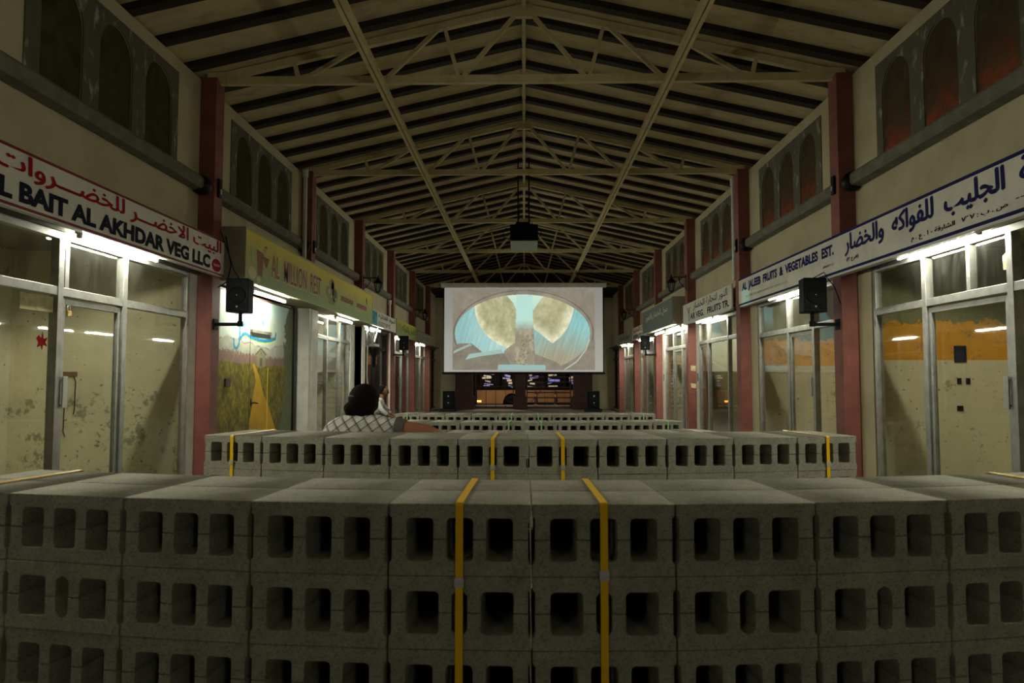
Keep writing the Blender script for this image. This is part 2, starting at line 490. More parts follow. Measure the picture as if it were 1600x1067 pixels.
# ------------------------------------------------------------------ the setting
BAY = 3.70; COL1 = 7.90
def far(y): return y if y < 11.3 else COL1 + (y - COL1) * 3.70 / 3.57
def colY(k): return COL1 + BAY * (k - 1)          # near face of column k; column 1 stands beside the second bench
XC = 3.66; XW = 3.84; XG = 3.86; CW = 0.22
FAR = 29.6; NEAR = -6.2
EAVE = 4.87
def chord_z(x): return 5.80 - 0.227 * abs(x)

structure(MB().box(-6.3, 6.3, NEAR - .2, FAR, -0.2, 0).build('floor', M['floor']))
structure(MB().box(-14, 14, FAR + .001, 48, -0.2, -0.001).build('floor', M['asphalt']))

ceil = structure(MB().prism([(-4.3, chord_z(4.3) + .06), (0, chord_z(0) + .06), (4.3, chord_z(4.3) + .06), (4.3, chord_z(4.3) + .13), (0, chord_z(0) + .13), (-4.3, chord_z(4.3) + .13)],
                 'Y', NEAR, FAR).build('ceiling', M['ceiling']))
y = colY(-3) + .08 + BAY / 12
while y < FAR - .2:
    for s in (-1, 1):
        MB().bar((s * 4.24, y, chord_z(4.24) + .022), (s * 0.03, y, chord_z(0.03) + .022), 0.12, 0.074).build('rafter', M['rafter'], ceil)
    y += BAY / 6
MB().box(-.022, .022, NEAR + .02, FAR - .02, chord_z(0) - .03, chord_z(0) - .0).build('ridge_strip', M['steel'], ceil)

def arch_loop(a, b, z0, z1):
    """pointed-round arch between a and b; height z1"""
    r = (b - a) / 2; c = (a + b) / 2; zs = z1 - r * 1.15
    return [(a, z0), (b, z0)] + [(c + r * math.cos(t), zs + 1.15 * r * math.sin(t)) for t in [PI * k / 12 for k in range(13)]]

def yz_mesh(me, x):
    """curve mesh (local x,y) -> stands in the plane x = const with (y,z)"""
    me.transform(Matrix(((0, 0, 1, x), (1, 0, 0, 0), (0, 1, 0, 0), (0, 0, 0, 1)))); return me

nwin = 0
walls = {}
for s, nm in ((-1, 'left'), (1, 'right')):
    loops = [[(NEAR, 2.63), (FAR, 2.63), (FAR, EAVE + .03), (NEAR, EAVE + .03)]]
    bays = list(range(0, 6))
    for k in bays:
        r0 = colY(k) + .85
        for a in (.17, .92, 1.67): loops.append(arch_loop(r0 + a, r0 + a + .52, 3.70, 4.66))
    me = yz_mesh(curve_mesh('wall', loops, 0.07), s * (XW + .08)); me.materials.append(M['plaster'])
    w = bpy.data.objects.new('wall_' + nm, me); COL.objects.link(w); structure(w); walls[s] = w
    for k in bays:
        r0 = colY(k) + .85
        me = yz_mesh(curve_mesh('arch_surround', [[(r0, 3.69), (r0 + 2.32, 3.69), (r0 + 2.32, 4.745), (r0, 4.745)]] +
                     [arch_loop(r0 + a, r0 + a + .52, 3.70, 4.66) for a in (.17, .92, 1.67)], 0.005), s * (XW + .004))
        me.materials.append(M['render']); o = bpy.data.objects.new('arch_surround', me); COL.objects.link(o); o.parent = w
        nwin += 1
        win = structure(empty('window_%d' % nwin, (s * (XW + .12), r0 + 1.16, 3.7)))
        for a in (.17, .92, 1.67):
            MB().prism(arch_loop(r0 + a + .002, r0 + a + .518, 3.703, 4.657), 'X', s * (XW + .016), s * (XW + .026)).build('pane', M['arch'], win)
        if s > 0 and k >= 0:
            ld = bpy.data.lights.new('street_glow', 'AREA'); ld.shape = 'RECTANGLE'; ld.size = 2.1; ld.size_y = 0.05
            ld.color = (1.0, 0.27, 0.05); ld.energy = 6.0
            lo = bpy.data.objects.new('street_lamp_light', ld); COL.objects.link(lo)
            lo.location = (s * (XW + .20), r0 + 1.2, 3.70); lo.rotation_euler = (0, R(90 + 25), 0); lo.rotation_euler = (R(90), 0, R(90)) 
            lo.rotation_euler = Vector((-1, 0, 0.75)).to_track_quat('-Z', 'Y').to_euler()
        # ledge running from column to column, its dark pipe sleeve at the near end
        MB().prism([(s * (XW + .0), 3.53), (s * (XW - .10), 3.55), (s * (XW - .12), 3.58), (s * (XW - .12), 3.66), (s * (XW - .10), 3.69), (s * XW, 3.70)],
                   'Y', colY(k) + CW + .002, colY(k + 1) - .02).build('ledge', M['ledge'], w)

for s in (-1, 1):
    for k in range(-2, 7):
        c = colY(k)
        o = MB().box(s * XC, s * (XC + CW), c, c + CW, 0, chord_z(XC) - .04).build('column', M['red'], bevel=0.006)
        structure(o)
    # interior of the shops
    structure(MB().box(s * 6.05, s * 6.2, NEAR, FAR, 0, 3.0).build('wall_back', shop_wall_material('shop back wall %d' % s, (0.62, 0.60, 0.42), (0.10, 0.09, 0.06), 0)))
    structure(MB().box(s * 3.93, s * 6.05, NEAR, FAR, 2.86, 3.0).build('ceiling_shop', plain('shop ceiling %d' % s, (0.20, 0.19, 0.14), 0.8)))
    structure(MB().box(s * 3.80, s * 6.05, NEAR, FAR, 0.001, 0.06).build('floor_shop', M['shop_floor']))
    structure(MB().box(s * 3.662, s * 3.80, NEAR, FAR, 2.587, 2.63).box(s * 3.80, s * (XG + .08), NEAR, FAR, 2.557, 2.63).build('trim_%d' % (1 if s < 0 else 2), M['ledge']))

IW = {}
IW[(-1, 1)] = shop_wall_material('stained shop wall', (0.68, 0.64, 0.42), (0.075, 0.08, 0.045), 1.0)
IW[(1, 1)] = shop_wall_material('wall with an orange painted band', (0.70, 0.64, 0.42), (0.16, 0.14, 0.09), 0, orange=True)
IW[(1, 2)] = shop_wall_material('second wall with an orange band', (0.66, 0.59, 0.39), (0.2, 0.12, 0.06), 0, orange=True)
IW[(1, 3)] = shop_wall_material('two tone shop wall', (0.64, 0.62, 0.42), (0.2, 0.17, 0.1), 0, split=(1.50, (0.22, 0.19, 0.09)))
IW[(-1, 3)] = shop_wall_material('white shop wall', (0.75, 0.74, 0.62), (0.3, 0.28, 0.2), 0)
gen = shop_wall_material('plain shop wall', (0.55, 0.51, 0.36), (0.16, 0.12, 0.08), 0)
redw = shop_wall_material('dark red shop wall', (0.20, 0.07, 0.05), (0.08, 0.04, 0.03), 0)
IW[(-1, 4)] = redw; IW[(-1, 5)] = redw; IW[(1, 4)] = gen
for s in (-1, 1):
    for k in range(-2, 7):
        c = colY(k)
        structure(MB().box(s * (XC + CW + .002), s * 6.05, c + .03, c + .17, 0.06, 2.86).build('wall_partition', IW.get((s, k), gen)))

# roof trusses
def make_truss():
    t = empty('roof_truss', (0, 0, 0))
    MB().box(-3.66, 3.66, 0, .06, 4.875, 4.97).build('bottom_chord', M['steel'], t)
    for s in (-1, 1):
        MB().bar((s * 3.66, .03, chord_z(3.66)), (0, .03, chord_z(0)), .07, .085).build('top_chord', M['steel'], t)
        MB().box(s * 3.56, s * 3.80, -.03, .11, chord_z(3.7) - .06, chord_z(3.7) + .05).build('end_plate', M['steel'], t)
        for (xa, xb) in ((-2.72, -2.77), (-2.62, -1.99), (-1.64, -1.03), (-.785, -.955), (-.73, -.06)):
            a = (s * xa, .03, 4.955); b = (s * xb, .03, chord_z(xb) - .02)
            MB().bar(a, b, .045, .05, (0, 1, 0)).build('web_strut', M['steel'], t)
    MB().box(-.1, .1, .0, .06, chord_z(0) - .12, chord_z(0) + .04).build('ridge_plate', M['steel'], t)
    return t
truss0 = make_truss()
TL = ['cream steel roof truss nearest the camera, resting on the first pair of red columns', 'second cream steel roof truss from the camera, its chord ends on the white drain pipes',
      'third cream steel roof truss, just in front of the hanging projector', 'fourth cream steel roof truss, the first one behind the projector',
      'fifth cream steel roof truss, right above the projection screen', 'sixth roof truss, its peak seen over the top of the screen']
for i in range(6):
    o = truss0 if i == 0 else copy_tree(truss0)
    o.location = (0, colY(i + 1) + .08, 0)
    tag(o, TL[i], 'roof truss', 'roof trusses of the market hall')
for s, nm in ((-1, 'left'), (1, 'right')):
    b = empty('roof_beam', (s * 1.70, 0, 4.8))
    MB().box(s * 1.70 - .05, s * 1.70 - .008, NEAR, FAR - .1, 4.80, 4.873).build('channel', M['steel'], b)
    MB().box(s * 1.70 + .008, s * 1.70 + .05, NEAR, FAR - .1, 4.80, 4.873).build('channel', M['steel'], b)
    MB().box(s * 1.70 - .008, s * 1.70 + .008, NEAR, FAR - .1, 4.838, 4.87).build('web_plate', M['steel'], b)
    tag(b, 'long cream steel beam running under the trusses, %s of the ridge' % nm, 'roof beam', 'long roof beams')

# ------------------------------------------------------------------ benches of strapped concrete blocks
RAD = 8.0; PITCH = .40; HC = .20; DEP = .225
def rbox(a, b, z0, z1, r=.012):
    pts = []
    for cx, cz, t0 in ((b - r, z1 - r, 0), (a + r, z1 - r, 90), (a + r, z0 + r, 180), (b - r, z0 + r, 270)):
        for t in (0, 45, 90): pts.append((cx + r * math.cos(R(t0 + t)), cz + r * math.sin(R(t0 + t))))
    return pts

def half_comb(kind, top):
    """outline of the upper or lower half of a hollow block, its cores open to the middle joint"""
    W = .1960; H = .0970; g = .0036; r = .013
    if kind == 'three': cores = [(-.151, -.072), (-.0395, .0395), (.072, .151)]; hh = .061
    else: cores = [(-.151, -.056), (-.024, .024), (.058, .153)]; hh = .060
    pts = [(-W, H), (-W, .066), (-W + .007, .060), (-W + .007, g)]
    for i, (a, b) in enumerate(cores):
        if kind == 'split' and i == 1:
            pts += [(a, g), (a, hh - .014), (a + .008, hh - .004), ((a + b) / 2, hh + .004), (b - .008, hh - .004), (b, hh - .014), (b, g)]
        else:
            pts += [(a, g), (a, hh - r), (a + r * .3, hh - r * .3), (a + r, hh), (b - r, hh), (b - r * .3, hh - r * .3), (b, hh - r), (b, g)]
    pts += [(W - .007, g), (W - .007, .060), (W, .066), (W, H)]
    pts = list(reversed(pts))
    if not top: pts = [(x, -z) for x, z in reversed(pts)]
    return pts

def block_mesh(kind, row):
    me = curve_mesh('concrete_block', [half_comb(kind, True), half_comb(kind, False)], DEP / 2 - .0045, .0022, 1)
    # local XY -> XZ, thickness along +Y starting at the front face; tapered to the arc of the bench
    me.transform(Matrix(((1, 0, 0, 0), (0, 0, -1, DEP / 2), (0, 1, 0, HC / 2), (0, 0, 0, 1))))
    if row:   # the cores of the rear blocks are closed toward the back
        bm = bmesh.new(); bm.from_mesh(me)
        q = bmesh.ops.create_cube(bm, size=1)
        for v in q['verts']: v.co = (v.co.x * .376, DEP - .014 + v.co.y * .02, HC / 2 + v.co.z * .18)
        bm.to_mesh(me); bm.free()
    y0 = row * (DEP + .004)
    for v in me.vertices: v.co.x *= (RAD - (v.co.y + y0)) / RAD * .997
    me.materials.append(M['block'])
    return me
BM = {(k, r): block_mesh(k, r) for k in ('three', 'split') for r in (0, 1)}

ORD = ['first', 'second', 'third', 'fourth', 'fifth', 'sixth', 'seventh', 'eighth', 'ninth', 'tenth']
CRS = {0: 'top course', 1: 'second course from top', 2: 'third course from top', 3: 'fourth course from top', 4: 'lowest course'}
BENCH = [(1.915, 5, .02, 'nearest bench', 'strap_yellow', (.786, .806)),
         (3.92, 5, .02, 'second bench', 'strap_yellow', (.84, .84)),
         (6.75, 4, .01, 'third bench', 'strap_orange', (.62, .62)),
         (8.40, 4, .01, 'fourth bench', 'strap_green', (.62, .62)),
         (10.16, 4, .01, 'farthest bench', 'strap_green', (.62, .62))]
SPLIT = {(0, 1, 1), (0, 1, 4), (0, 1, 5), (0, 1, 6), (0, 1, 7), (1, 0, 4), (1, 0, 5)}   # bench, course from top, column
def bench_frame(Yf, xo, i):
    a = (i - 4.5) * PITCH / RAD
    return Vector((xo + RAD * math.sin(a), Yf + RAD - RAD * math.cos(a), 0)), a
hidden = []
for b, (Yf, nc, xo, bname, smat, bz) in enumerate(BENCH):
    for c in range(nc):
        for i in range(10):
            P, a = bench_frame(Yf, xo, i)
            for row in (0, 1):
                if row == 1 and c > 0:
                    off = DEP + .004
                    hidden.append((BM[('three', 1)], Matrix.Translation((P.x - math.sin(a) * off, P.y + math.cos(a) * off, (nc - 1 - c) * HC)) @ Matrix.Rotation(a, 4, 'Z')))
                    continue
                kind = 'split' if ((b, c, i) in SPLIT or (row == 1 and (b * 7 + c * 3 + i) % 6 == 0)) else 'three'
                o = bpy.data.objects.new('concrete_block', BM[(kind, row)]); COL.objects.link(o)
                off = row * (DEP + .004)
                jx = rnd.uniform(-.001, .001); jy = rnd.uniform(-.002, .002) if row == 0 else 0
                o.location = (P.x - math.sin(a) * (off + jy), P.y + math.cos(a) * (off + jy), (nc - 1 - c) * HC)
                o.rotation_euler = (0, 0, a)
                holes = 'narrow-cored block' if kind == 'split' else 'three-holed block'
                if row == 1: holes = 'block'
                side = 'front' if row == 0 else 'back row'
                end = '%s from left' % ORD[i] if i < 5 else '%s from right' % ORD[9 - i]
                tag(o, '%s, %s of %s, %s, %s' % (holes, CRS[c] if c < nc - 1 else 'lowest course', bname, side, end), 'concrete block', 'concrete blocks of the ' + bname)
    for j, i in enumerate((0, 4, 5, 9)):
        P, a = bench_frame(Yf, xo, i)
        H = nc * HC; D = 2 * DEP + .004; w = .0105; e = .0035; t = .0012
        st = empty('strap', (0, 0, 0))
        path = [(-e, .002), (-e, H - .004), (-e + .003, H + .002), (.006, H + e), (D - .006, H + e), (D + e, H - .002), (D + e, .002)]
        mb = MB(); vs = []
        for (yy, zz) in path:
            for sx in (-w, w): vs.append((sx, yy, zz))
        for (yy, zz) in path:
            for sx in (-w, w): vs.append((sx, yy + (-t if yy < .01 else t if yy > D - .01 else 0), zz + (t if zz > H - .003 else 0)))
        n = len(path); fs = []
        for k in range(n - 1):
            fs += [(2 * k, 2 * k + 1, 2 * k + 3, 2 * k + 2), (2 * n + 2 * k, 2 * n + 2 * k + 2, 2 * n + 2 * k + 3, 2 * n + 2 * k + 1),
                   (2 * k, 2 * k + 2, 2 * n + 2 * k + 2, 2 * n + 2 * k), (2 * k + 1, 2 * n + 2 * k + 1, 2 * n + 2 * k + 3, 2 * k + 3)]
        mb.add(vs, fs); mb.build('band', M[smat], st)
        zb = bz[0] if j < 2 else bz[1]
        mk = MB(); mk.box(-w - .002, w + .002, -e - .0055, -e - .0005, zb - .013, zb + .013)
        for q in (-.007, 0, .007): mk.box(-w - .003, w + .003, -e - .007, -e - .001, zb + q - .0015, zb + q + .0015)
        mk.build('buckle', M['chrome'], st)
        st.location = P; st.rotation_euler = (0, 0, a)
        cn = {'strap_yellow': 'yellow', 'strap_orange': 'orange', 'strap_green': 'pale green'}[smat]
        wh = ['around its left end', 'just left of its middle', 'just right of its middle', 'around its right end'][j]
        tag(st, '%s packing strap on the %s, %s' % (cn, bname, wh), 'strap', 'packing straps')

rest = MB()
for me_, mx in hidden:
    rest.add([mx @ v.co for v in me_.vertices], [tuple(p.vertices) for p in me_.polygons])
tag(rest.build('concrete_blocks', M['block'], fix=False), 'lower back courses of hollow concrete blocks inside all five benches', 'concrete block', None, 'stuff')

# low seat of blocks the plaid-shirted person sits on
for i in range(2):
    for c in range(2):
        for q in (0, 1):
            o = bpy.data.objects.new('concrete_block', BM[('three', 0)]); COL.objects.link(o)
            o.location = (-1.31 + i * .402, 4.60 + q * .228, c * HC)
            tag(o, '%s block of the low seat under the plaid-shirted person, %s, %s' % ('left' if i == 0 else 'right', 'upper' if c else 'lower', 'toward the screen' if q else 'toward the bench'),
                'concrete block', 'blocks of the low seat')

# ------------------------------------------------------------------ shop fronts
COVER = {-1: [(8.12, 11.335)], 1: []}
for k in range(-2, 7):
    for s in (-1, 1): COVER[s].append((colY(k), colY(k) + CW))
def shopfront(s, Ya, Yb, mull, zt=2.06, upper=(), door=None, glass='glass', frame='alu', zt2=None, ztop=2.556, sill=.08):
    """aluminium shop window between Ya and Yb; mull = full-height posts, upper = posts over the transom only"""
    global nwin
    Ya, Yb, mull, upper = far(Ya), far(Yb), [far(y) for y in mull], [far(y) for y in upper]
    if door: door = (far(door[0]),) + tuple(door[1:])
    nwin += 1; n = nwin; COVER[s].append((Ya, Yb))
    w = structure(empty('window_%d' % n, (s * XG, (Ya + Yb) / 2, 0.06)))
    f = MB(); x0, x1 = s * (XG - .035), s * (XG + .035)
    f.box(x0, x1, Ya, Ya + .055, .06, ztop); f.box(x0, x1, Yb - .055, Yb, .06, ztop)
    f.box(x0, x1, Ya + .055, Yb - .055, ztop - .06, ztop); f.box(x0, x1, Ya + .055, Yb - .055, .06, sill + .04)
    f.build('frame', M[frame], w, bevel=.004)
    for y in mull:
        MB().box(s * (XG - .038), s * (XG + .036), y - .035, y + .035, sill + .03, ztop - .055).build('mullion', M[frame], w, bevel=.004)
    posts = [Ya + .03] + sorted(mull) + [Yb - .03]
    for a, b in zip(posts[:-1], posts[1:]):
        MB().box(s * (XG - .034), s * (XG + .034), a + .03, b - .03, zt - .035, zt + .04).build('transom', M[frame], w, bevel=.004)
        isdoor = door and abs(door[0] - a) < .06
        for u in [y for y in upper if a < y < b]:
            MB().box(s * (XG - .03), s * (XG + .03), u - .025, u + .025, zt + .035, ztop - .055).build('upper_mullion', M[frame], w)
        us = [a + .03] + [y for y in upper if a < y < b] + [b - .03]
        for p, q in zip(us[:-1], us[1:]):
            MB().box(s * XG, s * (XG + .005), p, q, zt + .03, ztop - .05).build('pane', M[glass], w)
        if isdoor:
            d = MB(); xa, xb = s * (XG - .02), s * (XG + .02); y0, y1, z0, z1 = a + .04, b - .04, sill + .03, zt - .05
            d.box(xa, xb, y0, y0 + .045, z0, z1); d.box(xa, xb, y1 - .045, y1, z0, z1); d.box(xa, xb, y0 + .045, y1 - .045, z1 - .05, z1); d.box(xa, xb, y0 + .045, y1 - .045, z0, z0 + .08)
            df = d.build('door_leaf', M[frame], w, bevel=.003)
            MB().box(s * XG, s * (XG + .005), y0 + .03, y1 - .03, z0 + .05, z1 - .03).build('pane', M[glass], df)
            hy = y0 + .02 if door[1] == 'near' else y1 - .02
            h = MB(); h.box(s * (XG - .06), s * (XG - .045), hy - .03, hy + .03, 1.1, 1.36)
            h.box(s * (XG - .046), s * (XG - .018), hy - .015, hy + .015, 1.12, 1.14); h.box(s * (XG - .046), s * (XG - .018), hy - .015, hy + .015, 1.32, 1.34)
            h.build('handle', M['fixture'] if door[2] == 'white' else M['alu'], df, bevel=.004)
        else:
            MB().box(s * XG, s * (XG + .005), a + .025, b - .025, sill + .03, zt - .03).build('pane', M[glass], w)
    return w

def jamb(s, y0, y1, mat='tile', x0=XG - .03, x1=XG + .06, z1=2.555, name='jamb'):
    y0, y1 = far(y0), far(y1); COVER[s].append((y0, y1))
    o = structure(MB().box(s * x0, s * x1, y0, y1, 0, z1).build('trim_%d' % jamb.n, M[mat], bevel=.004)); jamb.n += 1; return o
jamb.n = 3
# left row
shopfront(-1, 4.50, 7.70, [5.54, 6.45], upper=[5.62], door=(5.54, 'near', 'white'))
jamb(-1, 7.71, 7.89, 'tile')
shopfront(-1, 12.15, 14.62, [13.0, 13.9], zt=2.12)
jamb(-1, 11.34, 11.46, 'tile', XC - .02, XG + .06, 2.525); jamb(-1, 11.46, 11.80, 'tile', XC - .03, XG + .04, 2.52); jamb(-1, 11.81, 12.1, 'plaster')
jamb(-1, 14.66, 15.03, 'tile', XG - .05, XG + .06); jamb(-1, 15.04, 15.30, 'tile', XC - .02, XG + .04, 2.5)
shopfront(-1, 15.5, 18.4, [16.2, 17.0, 17.7], zt=2.1, frame='iron')
shopfront(-1, 18.95, 22.05, [19.7, 20.8], zt=2.1, door=(19.7, 'far', 'alu'))
shopfront(-1, 22.5, 25.6, [23.4, 24.5], zt=2.1)
shopfront(-1, 26.1, 29.2, [27, 28], zt=2.1, frame='iron')
# right row
shopfront(1, 4.50, 7.52, [5.41, 6.57], upper=[5.92], door=(5.41, 'near', 'alu'))
jamb(1, 7.56, 7.78, 'plaster')
shopfront(1, 8.3, 11.20, [9.09, 9.95], upper=[], zt=2.03, door=(9.09, 'near', 'alu'))
jamb(1, 11.24, 11.46, 'plaster')
shopfront(1, 11.85, 14.75, [12.7, 14.05], zt=2.10, door=(14.05, 'far', 'alu'))
jamb(1, 14.78, 15.02, 'tile')
shopfront(1, 15.4, 18.2, [16.3, 17.2], zt=2.1, door=(16.3, 'far', 'alu'))
jamb(1, 18.25, 18.58, 'tile')
shopfront(1, 18.95, 21.9, [19.8, 20.9], zt=2.1)
jamb(1, 21.94, 22.15, 'plaster')
shopfront(1, 22.5, 25.5, [23.5, 24.6], zt=2.1)
jamb(1, 25.53, 25.74, 'plaster')
shopfront(1, 26.1, 29.2, [27, 28], zt=2.1, frame='iron')
for s in (-1, 1):
    shopfront(s, -6.0, -3.4, [-5, -4.2]); shopfront(s, -2.9, .4, [-1.5, -.4]); shopfront(s, .75, 4.15, [2.1, 3.2])

# plain infill wherever a shop front does not reach its column
_far = far
for s in (-1, 1):
    far = lambda y: y
    end = NEAR
    for a, b in sorted(COVER[s]) + [(FAR - .2, FAR)]:
        if a - end > .008: jamb(s, end + .001, a - .001, 'plaster' if (a < 11 or s > 0) else 'maroon', XG - .01, XG + .05)
        end = max(end, b)
far = _far
# dark gap and roller guide beside the mural, its painted wall
def mural_colour(U, V):
    Y = 8.12 + U * (11.24 - 8.12); Z = .10 + V * (2.47 - .10)
    n1 = vnoise(Y * 9, Z * 9, 1); n2 = vnoise(Y * 34, Z * 22, 2); n3 = vnoise(Y * 60, Z * 14, 3)
    c = np.zeros((len(Y), 3))
    sky = S(205, 222, 208) * .62; c[:] = sky; c *= (0.85 + .25 * n1)[:, None]
    c[(Z > 2.25)] = (S(190, 220, 215) * .65)
    mt = np.interp(Y, [8.1, 8.6, 8.77, 8.91, 9.1, 9.29, 9.5, 9.71, 10.02, 10.2, 10.5, 10.81, 11.3], [1.84, 1.86, 1.91, 1.86, 1.87, 1.82, 1.85, 1.8, 1.8, 1.77, 1.84, 1.87, 1.83])
    m = Z < mt; c[m] = (S(150, 153, 138)[None] * (.75 + .4 * n1[m])[:, None])
    e = np.abs(Z - mt) < .012; c[e & (n1 > .5)] = S(130, 118, 110)
    tt = np.interp(Y, [8.1, 8.56, 8.88, 9.18, 9.58, 10.2, 11.3], [1.70, 1.71, 1.73, 1.68, 1.69, 1.65, 1.69]) + (n3 - .5) * .12
    m = Z < tt; c[m] = (S(118, 95, 86)[None] * (.6 + .7 * n2[m])[:, None])
    ft = np.interp(Y, [8.1, 8.56, 9.18, 9.58, 10.2, 11.3], [1.58, 1.57, 1.54, 1.55, 1.52, 1.54]) + (n2 - .5) * .04
    m = Z < ft
    g = S(132, 120, 26)[None] * (.12 + 1.05 * n2)[:, None]; g2 = S(74, 72, 24)[None] * (.1 + 1.2 * n2)[:, None]
    k = np.clip((n1 - .35) * 2.2 + (.9 - Z) * .35, 0, 1)[:, None]
    c[m] = (g * (1 - k) + g2 * k)[m]
    # dark foliage at the far edge
    dk = np.interp(Z, [0, .6, 1.5, 1.82, 2.07, 2.47], [10.72, 10.72, 10.9, 10.83, 10.88, 10.98]) + (n1 - .5) * .3
    m = Y > dk; c[m] = (S(95, 102, 70)[None] * (.45 + .7 * n2[m])[:, None])
    for p, col in (([(9.73, 1.69), (9.89, 1.77), (10.07, 1.70), (10.06, 1.50), (9.75, 1.51)], S(120, 118, 90)),
                   ([(9.86, 1.52), (9.95, 1.52), (9.95, 1.64), (9.86, 1.64)], S(80, 75, 60)),
                   ([(9.88, 1.69), (9.92, 1.69), (9.92, 1.73), (9.88, 1.73)], S(85, 80, 65))):
        m = inside(Y, Z, p); c[m] = col * (.8 + .4 * n1[m])[:, None]
    m = dist_line(Y, Z, [(9.71, 1.685), (9.89, 1.775), (10.09, 1.69)]) < .012; c[m] = S(75, 72, 60)
    path = [(9.58, 1.54), (9.66, 1.43), (9.71, 1.31), (9.65, 1.14), (9.58, .92), (9.47, .62), (9.40, .10), (10.75, .10), (10.5, .59), (10.2, .95), (10.02, 1.10), (9.84, 1.38), (9.66, 1.55)]
    m = inside(Y + (n2 - .5) * .03, Z, path); c[m] = S(172, 134, 26) * (.70 + .4 * n1[m])[:, None]
    m = (np.abs(Y - 10.165) < .014) & (Z < 1.5); c[m] = S(225, 190, 10)
    # calligraphy
    blue = S(20, 112, 148)
    hook = [(9.12, 2.10), (9.14, 1.95), (9.12, 1.81), (9.06, 1.745), (8.99, 1.745), (8.96, 1.78), (8.95, 1.86)]
    sw = [(9.14, 1.86), (9.23, 1.935), (9.33, 1.955), (9.52, 1.915), (9.75, 1.895), (10.02, 1.89), (10.25, 1.91), (10.45, 1.95), (10.47, 2.02)]
    m = dist_line(Y, Z + .03, sw) < .014; c[m] = S(190, 190, 60)
    for pts, w in ((hook, .022), (sw, .026), ([(9.30, 2.10), (9.25, 2.065)], .022), ([(9.92, 2.11), (9.955, 2.18)], .014), ([(9.99, 2.12), (9.955, 2.18)], .014)):
        m = dist_line(Y, Z, pts) < w; c[m] = blue
    m = np.abs(Y - 9.497) < .008; c[m] = S(45, 42, 28)
    return np.clip(c, 0, 1)
mural = structure(empty('door_1', (-XW, 9.68, 0.0)))
MB().box(-XW - .04, -XW - .001, 8.12, 11.24, .02, 2.5).build('panel', M['maroon'], mural)
paint_grid('mural', 312, 237, lambda U, V: np.stack([np.full(U.shape, -XW), 8.12 + U * 3.12, .10 + V * 2.37], 1), mural_colour, vcol_material('painted landscape'), mural)
MB().box(-XW - .03, -XW + .03, 11.24, 11.335, 0, 2.5).build('roller_guide', M['iron'], mural)
hb = MB(); hb.tube([(-XW + .002, 9.55, 1.0), (-XW + .05, 9.55, 1.0), (-XW + .05, 9.68, .985)], .010); hb.box(-XW, -XW + .008, 9.53, 9.57, .95, 1.06)
hb.build('handle', M['iron'], mural)
MB().box(-XW, -XW + .03, 9.50, 10.22, 1.985, 2.03).build('slot_frame', M['ledge'], mural)
tag(MB().box(-XW + .002, -XW + .02, 8.69, 8.84, 1.23, 1.34).build('switch_box', M['maroon'], bevel=.003), 'small dark brown switch box on the painted landscape wall', 'switch box')

# ------------------------------------------------------------------ sign boards
def board(name, s, x, thick, y0, y1, z0, z1, face, back, label, cat='sign', border=None, bw=.03):
    e = empty(name, (s * x, (y0 + y1) / 2, z0)); tag(e, label, cat, 'shop signs')
    MB().box(s * (x + .004), s * (x + thick), y0, y1, z0, z1).build('sign_box', M[back], e, bevel=.004)
    MB().box(s * x, s * (x + .004), y0 + .006, y1 - .006, z0 + .006, z1 - .006).build('sign_face', M[face], e)
    if border:
        f = MB(); xa, xb = s * (x - .002), s * x
        f.box(xa, xb, y0, y1, z1 - bw, z1); f.box(xa, xb, y0, y1, z0, z0 + bw)
        f.build('border', M[border], e)
    return e
T = .0035
e = board('shop_sign', -1, 3.60, .03, 3.9, 8.07, 2.555, 2.985, 'white_sign', 'white_sign', 'white shop sign with dark red borders reading AL BAIT AL AKHDAR VEG LLC', border='dark_red', bw=.022)
wall_text(e, 'AL BAIT AL AKHDAR VEG LLC', -1, -3.60 + T, 4.36, 7.70, 2.60, 2.752, M['ink'], .05)
wall_text(e, arabic('البيت الاخضـــر للخضـــروات'), -1, -3.60 + T, 4.50, 7.98, 2.77, 2.955, M['crimson'], .035)
el = [(7.865 + .115 * math.cos(t), 2.66 + .075 * math.sin(t)) for t in [2 * PI * k / 28 for k in range(28)]]
dk_ = MB().prism(el, 'X', -3.60 + .002, -3.60 + .004).build('oval_patch', M['crimson'], e)
wall_text(e, 'Shop No.34', -1, -3.60 + .0055, 7.785, 7.945, 2.64, 2.68, M['white_sign'], .02)
MB().box(-3.60, -3.66, 3.95, 8.02, 2.545, 2.557).build('bottom_rail', M['fixture'], e)

e = board('shop_sign', 1, 3.60, .03, 3.7, 11.46, 2.545, 2.995, 'white_sign', 'white_sign', 'long white shop sign with navy borders reading AL JALEEB FRUITS & VEGETABLES EST.', border='navy', bw=.03)
for tx, a, b in (('AL', 10.98, 11.27), ('JALEEB', 9.98, 10.82), ('FRUITS', 9.12, 9.86), ('&', 8.83, 9.01), ('VEGETABLES', 7.42 + .82, 8.70)):
    pass
wall_text(e, 'AL  JALEEB  FRUITS  &  VEGETABLES  EST.', 1, 3.60 - T, 7.93, 11.27, 2.74, 2.905, M['navy'], .05)
wall_text(e, 'TEL : 661366   FAX : 661366   P.O.BOX : 767   SHARJAH - U.A.E.', 1, 3.60 - T, 9.35, 11.1, 2.645, 2.675, M['grey_ink'], .01)
wall_text(e, '(BRANCH 2)', 1, 3.60 - T, 7.95, 8.22, 2.65, 2.685, M['ink'])
wall_text(e, arabic('مؤسسة  الجليب  للفواكه  والخضار'), 1, 3.60 - T, 4.15, 7.66, 2.70, 2.955, M['navy'], .05)
wall_text(e, arabic('فاكس : ٦٦١٣٦٦   ص . ب : ٧٦٧   الشارقة - ا . ع . م'), 1, 3.60 - T, 4.4, 6.35, 2.60, 2.665, M['ink'], .04)
